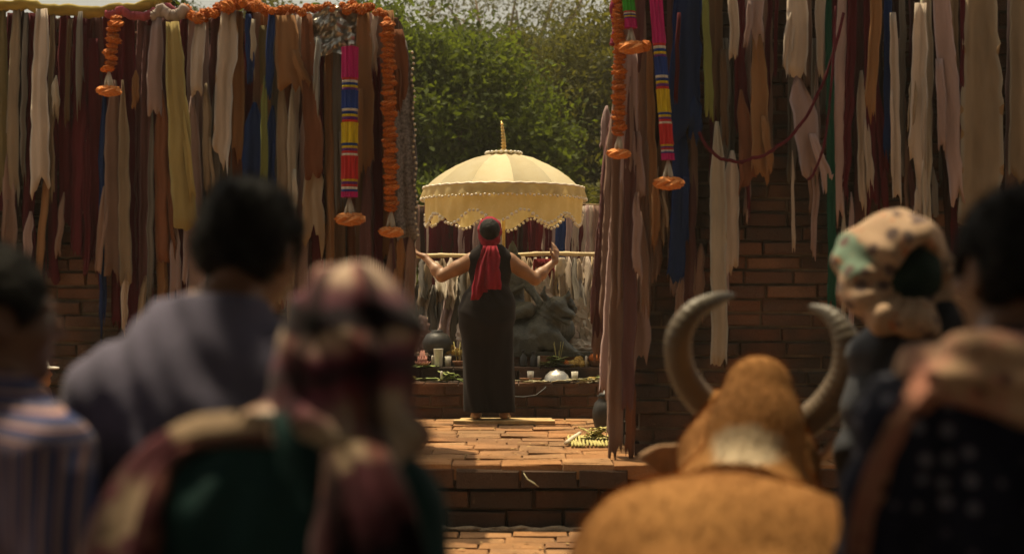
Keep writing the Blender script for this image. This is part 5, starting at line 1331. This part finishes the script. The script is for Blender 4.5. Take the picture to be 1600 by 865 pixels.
f.chain([h4.Hd((-.10, -.07, 1.49)), h4.Hd((.0, -.135, 1.475)), h4.Hd((.10, -.085, 1.45))], [.02, .024, .02], .02)
f.ripple(lambda x, y, z: .006 * np.sin(z * 44 + 9 * np.sin(x * 10) + x * 22) * np.sin(x * 17 + y * 13) + .003 * np.sin(z * 90 + x * 60))
f.ell(h4.Hd((0, .14, 1.55)), (.058, .085, .085), .015, rot, op='sub')
link('headscarf', f.mesh('headscarf', headuv(hc, 3.2, 1.0, .28, 0.0)), M_PLAID, p4)
def drape(name, path, wd, w, mat, root, nseg=26, across=9, fu=1.3, fv=2.0, seed=0, th=.010):
    """a folded length of cloth lying along a path; wd = width direction at each path point"""
    P_ = [Vector(p) for p in path]; W = [Vector(p).normalized() for p in wd]; V = []; U = []; Vv = []
    if not hasattr(w, '__len__'): w = [w] * len(P_)
    for i in range(nseg + 1):
        sp = i / nseg * (len(P_) - 1); k = min(int(sp), len(P_) - 2); t = sp - k
        a = P_[max(k-1, 0)]; b2 = P_[k]; c2 = P_[k+1]; d2 = P_[min(k+2, len(P_)-1)]
        p = .5 * ((2*b2) + (c2-a)*t + (2*a-5*b2+4*c2-d2)*t*t + (-a+3*b2-3*c2+d2)*t**3)
        dd = W[k].lerp(W[k+1], t).normalized(); tg = (c2 - b2).normalized(); nn = tg.cross(dd).normalized(); ww = w[k] + (w[k+1] - w[k]) * t
        row = []
        for j in range(across):
            e = 2 * j / (across - 1) - 1
            off = .010 * math.sin(e * 7 + seed + i * .11) + .008 * math.sin(e * 13 + seed * 2 - i * .2) - .018 * e * e
            row.append((p + dd * e * ww * .5, nn * off, nn * th * (1 - e ** 4 * .8), e))
        for q_, o_, t_, e in row: V.append(q_ + o_ + t_); U.append(e * fu * .5 + 5); Vv.append(i / nseg * fv + 5)
        for q_, o_, t_, e in row[::-1]: V.append(q_ + o_ - t_); U.append(e * fu * .5 + 5); Vv.append(i / nseg * fv + 5)
    m = across * 2; F = []
    for i in range(nseg):
        for j in range(m): F.append((i*m+j, i*m+(j+1) % m, (i+1)*m+(j+1) % m, (i+1)*m+j))
    for b2 in (0, nseg * m):
        for j in range(across - 1): F.append((b2+j, b2+j+1, b2+m-2-j, b2+m-1-j))
    return link(name, np_mesh(name, V, F, True, {'u': U, 'v': Vv}), mat, root)
k4 = 1.55 / 1.70
T4 = h4.T
drape('shawl', [T4((.0, -.12, 1.475)), T4((-.06, -.10, 1.475)), T4((-.125, -.075, 1.465)), T4((-.185, -.075, 1.43)), T4((-.222, -.115, 1.345)), T4((-.235, -.15, 1.20)), T4((-.245, -.155, 1.02)), T4((-.25, -.15, .86))],
      [(0, -.7, -.7), (0, -.8, -.6), (.2, -.85, -.5), (.6, -.7, -.3), (.85, -.5, -.1), (.93, -.35, 0), (.93, -.35, 0), (.93, -.35, 0)], [.04, .05, .065, .09, .12, .13, .14, .15], M_SHAWL, p4, fu=1.25, fv=.45, seed=1)
drape('shawl_end', [T4((.11, -.11, 1.45)), T4((.14, -.15, 1.36)), T4((.165, -.165, 1.2)), T4((.18, -.17, 1.02)), T4((.19, -.16, .86))],
      [(1, -.2, .3), (1, -.1, .2), (1, 0, 0), (1, .1, 0), (1, .1, 0)], [.09, .14, .18, .2, .2], M_SHAWL, p4, fu=1.2, fv=1.4, seed=5)

# --- man at the picture edge in the striped shirt
def stripes(nt, vec):
    fu = _math(nt, 'FRACT', _attr(nt, 'u'))
    return _ramp(nt, fu, [(0, (.05, .07, .20)), (.3, (.05, .07, .20)), (.38, (.50, .30, .27)), (.55, (.50, .30, .27)), (.62, (.09, .08, .16)), (.8, (.30, .26, .34)), (.92, (.05, .07, .20))])
M_STRIPE = fabric('striped_cotton', None, 0, rnd=0, colour_socket=stripes)
p1 = person('dark haired man in blue and pink striped shirt at the edge', -10, 2.45, -35)
h1 = Human(1.575, rot=(-25, -2, 0), wide=1.0); h1.body(p1, SKIN_D); h1.hair(p1, seed=5); h1.trousers(p1, M_DARKTR)
h1.shirt(p1, M_STRIPE, sleeve=1.0, hem=.78, seed=7, attrs=lambda v: {'u': np.where(v[:, 2] > 1.26, v[:, 2] * 46 + v[:, 0] * 6, (v[:, 0] * .82 + v[:, 1] * .57) * 40 + 57.9) + 10})

# --- child in a white cap near the lower wall
pc = person('child in a white cap by the lower wall, half hidden by striped shirt', 60, 8.5, -75)
hc_ = Human(1.13, rot=(0, 4, 0)); hc_.body(pc, skin_mat('skin_child', (0.42, 0.20, 0.10)), h=.007); hc_.hair(pc, seed=3); hc_.trousers(pc, M_DARKTR); hc_.shirt(pc, fabric('child_shirt', (.20, .10, .06), 0, rnd=0), sleeve=.55, seed=2)
c = hc_.Hd((0, -.012, 1.625)); f = Sdf(c - Vector((.12, .14, .10)), c + Vector((.12, .2, .12)), .005); kk = hc_.k
f.ell(c, (.100 * kk, .118 * kk, .112 * kk), .02).plane(c + Vector((0, 0, -.004)), (0, 0, -1)); f.ell(c + Vector((0, .125 * kk, -.002)), (.068 * kk, .075 * kk, .008), .012)
f.ripple(lambda x, y, z: .0015 * np.cos(np.arctan2(y - c.y, x - c.x) * 6)); link('cap', f.mesh('cap'), fabric('cap_white', (.75, .70, .62), 0, rnd=0, var=.1), pc)

# --- woman in the floral scarf behind the cow
def floral(c0, c1, c2, c3, sc, mint=False, spk=.36):
    def fn(nt, vec):
        vo = _n(nt, 'ShaderNodeTexVoronoi'); vo.inputs['Scale'].default_value = sc; nt.links.new(vec, vo.inputs['Vector'])
        n1 = _noise(nt, vec, sc * .28, 3); n2 = _noise(nt, vec, sc * 1.6, 4)
        base = _mix(nt, _ramp(nt, _math(nt, 'ADD', n1.outputs['Fac'], _math(nt, 'MULTIPLY', _math(nt, 'SUBTRACT', _attr(nt, 'u'), .45), .5)) if mint else n1.outputs['Fac'], [(.45, 0.0), (.58, 1.0)]), c0, c1)
        base = _mix(nt, _ramp(nt, _math(nt, 'ADD', vo.outputs['Distance'], _math(nt, 'MULTIPLY', n2.outputs['Fac'], .35)), [(spk, 1.0), (spk + .1, 0.0)]), base, c2)
        return _mix(nt, _ramp(nt, n2.outputs['Fac'], [(.60, 0.0), (.66, .8)]), base, c3)
    return fn
M_FLORAL = fabric('floral_scarf', None, .1, rnd=0, var=.15, colour_socket=floral((.52, .36, .25), (.22, .32, .25), (.17, .12, .11), (.50, .19, .09), 17, True, .44), scale=(9, 9, 9))
M_NAVY = fabric('navy_jacket', (0.040, 0.044, 0.056), 0, rnd=0, rough=.55)
p6 = person('woman in peach and mint floral headscarf and dark navy jacket', 1492, 3.9)
h6 = Human(1.70, rot=(8, -4, -3), off=(-.095, .01, .0), lean=(-.09, 0), female=True, wide=1.08)
h6.body(p6, SKIN); h6.shirt(p6, M_NAVY, sleeve=1.9, hem=.75, g=.026, seed=11, collar=False, folds=.009); h6.skirt(p6, M_DARKTR)
hc = h6.Hd((0, -.02, 1.60)); f = Sdf(hc - Vector((.25, .25, .27)), hc + Vector((.25, .22, .2)), .007); rot = h6.R.to_4x4()
f.ell(hc + Vector((0, 0, .01)), (.118, .132, .118), .03, rot).chain([h6.Hd((-.09, -.02, 1.62)), h6.Hd((-.12, -.04, 1.53)), h6.Hd((-.095, -.09, 1.43))], [.055, .052, .042], .05)
f.chain([h6.Hd((.08, -.03, 1.62)), h6.Hd((.115, -.05, 1.54)), h6.Hd((.14, -.08, 1.455)), h6.Hd((.165, -.07, 1.43))], [.055, .044, .034, .012], .05)
f.chain([h6.Hd((-.10, .03, 1.64)), h6.Hd((-.14, .0, 1.60)), h6.Hd((-.13, -.02, 1.55))], [.04, .035, .02], .03)
f.chain([h6.Hd((-.07, -.10, 1.445)), h6.Hd((.0, -.12, 1.425)), h6.Hd((.05, -.10, 1.425))], [.03, .035, .03], .04).ell(h6.Hd((0, -.04, 1.47)), (.085, .08, .07), .05)
f.ripple(lambda x, y, z: .009 * np.sin(x * 22 + 5 * np.sin(z * 9) + 1) * np.sin(z * 15 + y * 13) + .005 * np.sin(np.arctan2(z - hc.z + .06, x - hc.x - .01) * 11 + 3 * np.sin(y * 20)) * np.clip((-y - .0) * 12, 0, 1))
f.ell(h6.Hd((.028, -.165, 1.565)), (.064, .090, .066), .02, op='sub').ell(h6.Hd((-.01, -.165, 1.53)), (.064, .085, .056), .02, op='sub').ell(h6.Hd((.05, -.155, 1.525)), (.045, .07, .05), .02, op='sub'); f.ell(h6.Hd((0, .14, 1.55)), (.06, .085, .085), .015, rot, op='sub')
link('headscarf', f.mesh('headscarf', lambda v: {'u': np.exp(-(((v[:, 0] - hc.x + .14) / .035)**2 + ((v[:, 2] - hc.z - .02) / .07)**2))}), M_FLORAL, p6)
m = MB(); m.ball(h6.Hd((.01, -.06, 1.55)), (.088, .072, .09), 24, 16, .10); m.build('under_scarf', fabric('dark_green', (.018, .04, .032), 0, rnd=0), p6)

# --- dark haired woman at the edge: pink flowered scarf round her neck, dotted navy blouse
def dots(nt, vec):
    vo = _n(nt, 'ShaderNodeTexVoronoi'); vo.inputs['Scale'].default_value = 27; vo.inputs['Randomness'].default_value = .35; nt.links.new(vec, vo.inputs['Vector'])
    return _mix(nt, _ramp(nt, vo.outputs['Distance'], [(.20, 1.0), (.32, 0.0)]), (.014, .016, .034), (.17, .17, .22))
M_DOT = fabric('dotted_navy', None, 0, rnd=0, colour_socket=dots)
M_PINK = fabric('pink_scarf', None, .1, rnd=0, var=.15, colour_socket=floral((.42, .19, .14), (.48, .31, .20), (.12, .05, .045), (.52, .22, .17), 24), scale=(9, 9, 9))
p7 = person('dark haired onlooker at the edge, pink flowered scarf round neck, navy dotted blouse', 1592, 2.24)
h7 = Human(1.655, rot=(16, 2, 0), off=(.0, .03, 0), wide=1.06); h7.body(p7, SKIN_D); h7.hair(p7, seed=9); h7.trousers(p7, M_DARKTR)
h7.shirt(p7, M_DOT, sleeve=1.5, hem=.78, seed=14, g=.024, collar=False, folds=.006)
T7 = h7.T; f = Sdf((-.34, -.30, 1.05), (.34, .30, 1.62), .007)
ring = [(-.02, -.135, 1.435), (-.11, -.105, 1.43), (-.15, -.02, 1.415), (-.12, .09, 1.39), (0, .13, 1.37), (.12, .09, 1.39), (.15, -.02, 1.41), (.11, -.10, 1.425), (-.02, -.135, 1.42)]
f.chain([T7(p) for p in ring], [.052, .048, .042, .042, .045, .042, .045, .05, .052], .03)
f.chain([T7(p) for p in [(-.08, -.13, 1.43), (-.02, -.155, 1.405), (.10, -.13, 1.41)]], [.05, .055, .05], .03)
f.ripple(lambda x, y, z: .008 * np.sin(x * 30 + 8 * np.sin(z * 14)) * np.sin(z * 34 + y * 20) + .003 * np.sin(z * 85 + x * 40))
link('neck_scarf', f.mesh('neck_scarf'), M_PINK, p7)
drape('scarf_tail', [T7((-.12, -.10, 1.44)), T7((-.19, -.10, 1.385)), T7((-.245, -.09, 1.29)), T7((-.275, -.09, 1.17)), T7((-.285, -.09, 1.04))], [(.8, -.5, .6), (.8, -.6, .4), (.8, -.6, .3), (.8, -.6, .2), (.8, -.6, .1)], [.06, .06, .05, .04, .03], M_PINK, p7, seed=3, th=.008)
drape('shoulder_cloth', [T7((.03, .02, 1.47)), T7((.03, -.15, 1.45)), T7((.04, -.195, 1.34)), T7((.05, -.20, 1.12)), T7((.05, -.19, .90))], [(1, 0, -.3), (1, .1, -.2), (1, .1, 0), (1, .1, 0), (1, .1, 0)], [.10, .13, .16, .18, .18], fabric('brown_cloth', (0.085, 0.042, 0.026), 0, rnd=0), p7, seed=8)

# ================================================================== THE COW
def cow_mat():
    m, nt, b = new_mat('cow_hide'); vec = _coord(nt)
    n1 = _noise(nt, vec, 3.2, 5); n2 = _noise(nt, _scale(nt, vec, (220, 40, 120)), 1, 4); n3 = _noise(nt, vec, 26, 5)
    base = _ramp(nt, n1.outputs['Fac'], [(.3, (.33, .150, .050)), (.7, (.43, .215, .075))])
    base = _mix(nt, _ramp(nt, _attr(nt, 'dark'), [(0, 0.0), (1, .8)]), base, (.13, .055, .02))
    base = _mix(nt, _ramp(nt, _math(nt, 'ADD', _attr(nt, 'white'), _math(nt, 'MULTIPLY', _math(nt, 'SUBTRACT', n3.outputs['Fac'], .5), .5)), [(.35, 0.0), (.65, 1.0)]), base, (.50, .40, .28))
    base = _mix(nt, .45, base, _ramp(nt, n2.outputs['Fac'], [(.3, .55), (.7, 1.0)]), 'MULTIPLY')
    nt.links.new(base, b.inputs['Base Color']); b.inputs['Roughness'].default_value = .9; b.inputs['Specular IOR Level'].default_value = .10
    _bump(nt, b, _math(nt, 'ADD', n2.outputs['Fac'], n3.outputs['Fac']), .35, .006); return m
M_COW = cow_mat()
CA = 11.0
cow = thing('cow', 'golden brown humped cow with curved horns, seen from behind', 'cow', (.50, 3.22, 0), R(-CA)); CS = Vector((1.04, .88, 1.02)); cow.scale = CS
f = Sdf((-.42, -1.05, -.02), (.42, 1.52, 1.48), .0115)
f.ell((0, -.22, .79), (.30, .66, .30), .08).ell((0, -.62, .86), (.25, .30, .25), .10).cap((-.10, -.62, 1.005), (.10, -.62, 1.005), .085, .085, .14).cap((0, -.70, 1.03), (0, .25, .98), .06, .06, .14)
for q_ in (-1, 1): f.ell((q_ * .175, -.54, .955), (.075, .18, .10), .14).ell((q_ * .10, -.88, .92), (.06, .07, .08), .08)
f.ell((0, .38, .80), (.21, .30, .30), .10)
f.chain([(.015, .36, 1.0), (.03, .43, 1.15), (.035, .47, 1.245)], [.118, .104, .082], .04).ell((0, .82, 1.02), (.175, .28, .19), .06)
f.cap((0, .52, .92), (0, .98, 1.02), .185, .120, .08).cap((0, .55, .70), (0, 1.0, .86), .05, .035, .10)
f.ell((0, 1.05, 1.09), (.115, .13, .11), .06).cap((0, 1.10, 1.04), (0, 1.40, .78), .105, .070, .05).ell((0, 1.43, .755), (.075, .06, .065), .04)
f.cap((-.08, 1.06, 1.15), (.08, 1.06, 1.15), .055, .055, .05)
for q_ in (-1, 1):
    f.ell((q_ * .095, 1.17, 1.02), (.03, .035, .028), .02); f.ell((q_ * .035, 1.475, .775), (.014, .02, .012), .01, op='sub')
    f.chain([(q_ * .15, .42, .66), (q_ * .145, .40, .42), (q_ * .14, .44, .22), (q_ * .14, .43, .09)], [.105, .062, .040, .040], .05); f.cap((q_ * .14, .44, .09), (q_ * .14, .46, .0), .048, .058, .02)
    f.chain([(q_ * .16, -.62, .78), (q_ * .165, -.52, .56), (q_ * .155, -.76, .36), (q_ * .15, -.72, .10)], [.17, .115, .055, .042], .06); f.cap((q_ * .15, -.71, .09), (q_ * .15, -.69, .0), .048, .058, .02)
f.chain([(0, -.92, 1.0), (.01, -.985, .88), (.015, -.98, .62), (.01, -.97, .42)], [.035, .026, .018, .014], .03)
f.ripple(lambda x, y, z: .004 * np.sin(z * 38 + y * 26) * np.exp(-((y - .85) / .22)**2) + .003 * np.sin(y * 9 + x * 12) * np.sin(z * 13))
f.plane((0, 0, .002), (0, 0, -1))
def cow_at(v):
    x, y, z = v[:, 0], v[:, 1], v[:, 2]
    w = np.exp(-(((x - .01) / .10)**2 + ((y - .31) / .13)**2 + ((z - 1.115) / .062)**2))
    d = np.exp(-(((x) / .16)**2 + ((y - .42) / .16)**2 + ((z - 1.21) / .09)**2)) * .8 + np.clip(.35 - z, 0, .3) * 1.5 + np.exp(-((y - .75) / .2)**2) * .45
    return {'white': w, 'dark': np.clip(d, 0, 1)}
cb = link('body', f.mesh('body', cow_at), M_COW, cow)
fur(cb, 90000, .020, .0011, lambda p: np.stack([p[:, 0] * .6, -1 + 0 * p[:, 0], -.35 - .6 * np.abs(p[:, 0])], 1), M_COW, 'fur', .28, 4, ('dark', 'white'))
def horn_mat():
    m, nt, b = new_mat('horn'); vec = _coord(nt); n1 = _noise(nt, vec, 7, 4); n2 = _noise(nt, vec, 60, 3)
    t = _attr(nt, 'u'); wv = _math(nt, 'SINE', _math(nt, 'MULTIPLY', t, 150.0))
    base = _ramp(nt, t, [(0, (.20, .13, .075)), (.35, (.17, .125, .08)), (.75, (.11, .09, .065)), (1, (.06, .05, .04))])
    base = _mix(nt, .5, base, _ramp(nt, n1.outputs['Fac'], [(.3, .45), (.7, 1.0)]), 'MULTIPLY')
    nt.links.new(base, b.inputs['Base Color']); b.inputs['Roughness'].default_value = .5
    _bump(nt, b, _math(nt, 'ADD', _math(nt, 'MULTIPLY', wv, .35), n2.outputs['Fac']), .35, .006); return m
M_HORN = horn_mat()
iw = Matrix.Rotation(R(CA), 3, 'Z')
def cl(px, py, Y):
    q = iw @ (P(px, py, Y) - Vector(cow.location)); return Vector((q.x / CS.x, q.y / CS.y, q.z / CS.z))
def horn(pix, radii):
    pts = [cl(*p) for p in pix]; out = []; rad = []; U = []
    for i in range(33):
        sp = i / 32 * (len(pts) - 1); k = min(int(sp), len(pts) - 2); t = sp - k
        a = pts[max(k-1, 0)]; b2 = pts[k]; c2 = pts[k+1]; d2 = pts[min(k+2, len(pts)-1)]
        out.append(.5 * ((2*b2) + (c2-a)*t + (2*a-5*b2+4*c2-d2)*t*t + (-a+3*b2-3*c2+d2)*t**3)); rad.append(radii[k] + (radii[k+1] - radii[k]) * t)
    m = MB(); m.tube(out, rad, 16); me = m.mesh('horn'); a = me.attributes.new('u', 'FLOAT', 'POINT')
    a.data.foreach_set('value', [i / 32 for i in range(33) for _ in range(16)]); link('horn', me, M_HORN, cow)
HY = 4.16
horn([(1128, 640, HY), (1096, 625, HY), (1066, 580, HY - .02), (1060, 528, HY - .05), (1082, 488, HY - .05), (1118, 468, HY - .02), (1146, 461, HY + .02)], [.042, .043, .040, .037, .031, .022, .007])
horn([(1228, 668, HY), (1258, 660, HY), (1292, 632, HY - .02), (1320, 585, HY - .05), (1322, 532, HY - .06), (1300, 494, HY - .03), (1266, 479, HY + .02)], [.043, .046, .045, .043, .037, .026, .008])
M_EAR = rough_mat('ear_hide', (0.56, 0.34, 0.20), .8, .35, 18, .4)
def ear(pix, w, up):
    pts = [cl(*p) for p in pix]; m = MB(); vs = []; ns = 12
    for i in range(ns + 1):
        t = i / ns; p = pts[0].lerp(pts[1], min(1, t * 2)) if t < .5 else pts[1].lerp(pts[2], t * 2 - 1)
        d = (pts[2] - pts[0]).normalized(); u = Vector(up); u = (u - d * u.dot(d)).normalized(); nn = d.cross(u); hw = w * (math.sin(math.pi * (t * .88 + .10)) ** .8) * .5
        for j in range(12):
            a = 2 * math.pi * j / 12; cup = .35 * hw * (math.cos(a) ** 2) * math.sin(math.pi * t)
            vs.append(p + u * hw * math.cos(a) + nn * (.010 * math.sin(a) - cup))
    fs = [(i*12+j, i*12+(j+1) % 12, (i+1)*12+(j+1) % 12, (i+1)*12+j) for i in range(ns) for j in range(12)] + [tuple(range(11, -1, -1)), tuple(ns*12+j for j in range(12))]
    m.add(vs, fs); m.build('ear', M_EAR, cow)
ear([(1090, 715, HY), (1045, 722, HY), (1000, 712, HY - .03)], .10, (.15, .2, 1)); ear([(1262, 720, HY), (1290, 705, HY), (1312, 680, HY - .03)], .11, (.75, .3, .5))
for q_ in (-1, 1):
    m = MB(); m.ball((q_ * .108, 1.185, 1.02), .022, 12, 8); m.build('eye', M_BLACKPOT, cow)
m = MB(); m.ball((.01, -.97, .36), (.035, .035, .10), 12, 10, .5); m.build('tail_tuft', HAIR, cow)

# ================================================================== THE SHADE TREE OVER THE CROWD
SUN_SPOTS += [((P(270, 548, 2.46)), .19), (P(530, 410, 1.98), .34), (P(290, 650, 1.98), .32), (P(1345, 345, 3.85), .30), (P(1170, 560, 3.6), .38), (P(1085, 500, 4.15), .36),
              (P(1310, 530, 4.15), .34), (P(1490, 570, 2.1), .17), (P(45, 640, 2.40), .30), (P(60, 565, 8.5), .3), (P(1110, 800, 2.55), .34), (P(980, 820, 2.58), .24), (P(1240, 820, 2.57), .22), (P(1380, 560, 3.75), .26), (P(600, 800, 1.9), .22)]
tree('broad shade tree standing over the crowd', 5.4, 2.2,
     [((-1.6, 4.0, 6.6), (1.9, 2.0, .9)), ((.6, 4.3, 6.9), (2.0, 2.0, 1.0)), ((2.6, 4.5, 6.6), (1.8, 1.9, .9)), ((-3.4, 3.8, 6.4), (1.7, 1.8, .9)), ((.5, 3.2, 7.3), (2.2, 1.4, .8)), ((-2.2, 2.4, 7.1), (2.0, 1.4, .8)), ((3.4, 3.6, 7.0), (1.6, 1.6, .8)), ((-1.2, -.4, 6.8), (2.6, 2.2, 1.2)), ((2.4, -.2, 6.6), (2.6, 2.4, 1.2)), ((-4.4, 1.0, 6.0), (1.9, 2.6, 1.4)), ((5.0, 1.0, 6.0), (1.6, 2.6, 1.4)), ((.4, -3.6, 5.6), (4.2, 1.8, 1.8))],
     90000, .17, L_DARK, tr=.24, seed=61, aspect=.6, holes=sun_holes(SUN_SPOTS), clump=.5)
for i, (x, y, w) in enumerate([(-6, -8, 3.2), (-1.5, -9.8, 3.2), (3.2, -9.6, 3.2), (7.2, -7.6, 3.0), (-9.4, -4.2, 2.8), (9.4, -3.2, 2.8)]):  # unseen trees added to block low sky and darken the crowd's backs
    tree(['leafy tree behind the crowd, outermost on the path side', 'leafy tree straight behind the crowd', 'leafy tree behind the cow side of the crowd', 'leafy tree behind the crowd, at its outer corner', 'leafy tree level with the crowd on the lower wall side', 'leafy tree level with the crowd on the taller wall side'][i],
         x, y, [((x, y, 3.6), (w, 1.6, 2.4)), ((x + .4, y, 1.4), (w * .9, 1.4, 1.5))], 9000, .30, L_DARK, tr=.2, seed=80 + i)
label_strips()

# thin dusty air
m = MB(); m.box(-60, 60, -16, 60, -1.0, 11.5); hz = m.build('haze', None, smooth=False); tag(hz, kind='stuff')
mh = bpy.data.materials.new('haze'); mh.use_nodes = True; nt = mh.node_tree; nt.nodes.clear()
pv = nt.nodes.new('ShaderNodeVolumePrincipled'); pv.inputs['Color'].default_value = (0.92, 0.88, 0.74, 1); pv.inputs['Density'].default_value = 0.0014; pv.inputs['Anisotropy'].default_value = 0.2
ho = nt.nodes.new('ShaderNodeOutputMaterial'); nt.links.new(pv.outputs[0], ho.inputs['Volume']); hz.data.materials.append(mh)
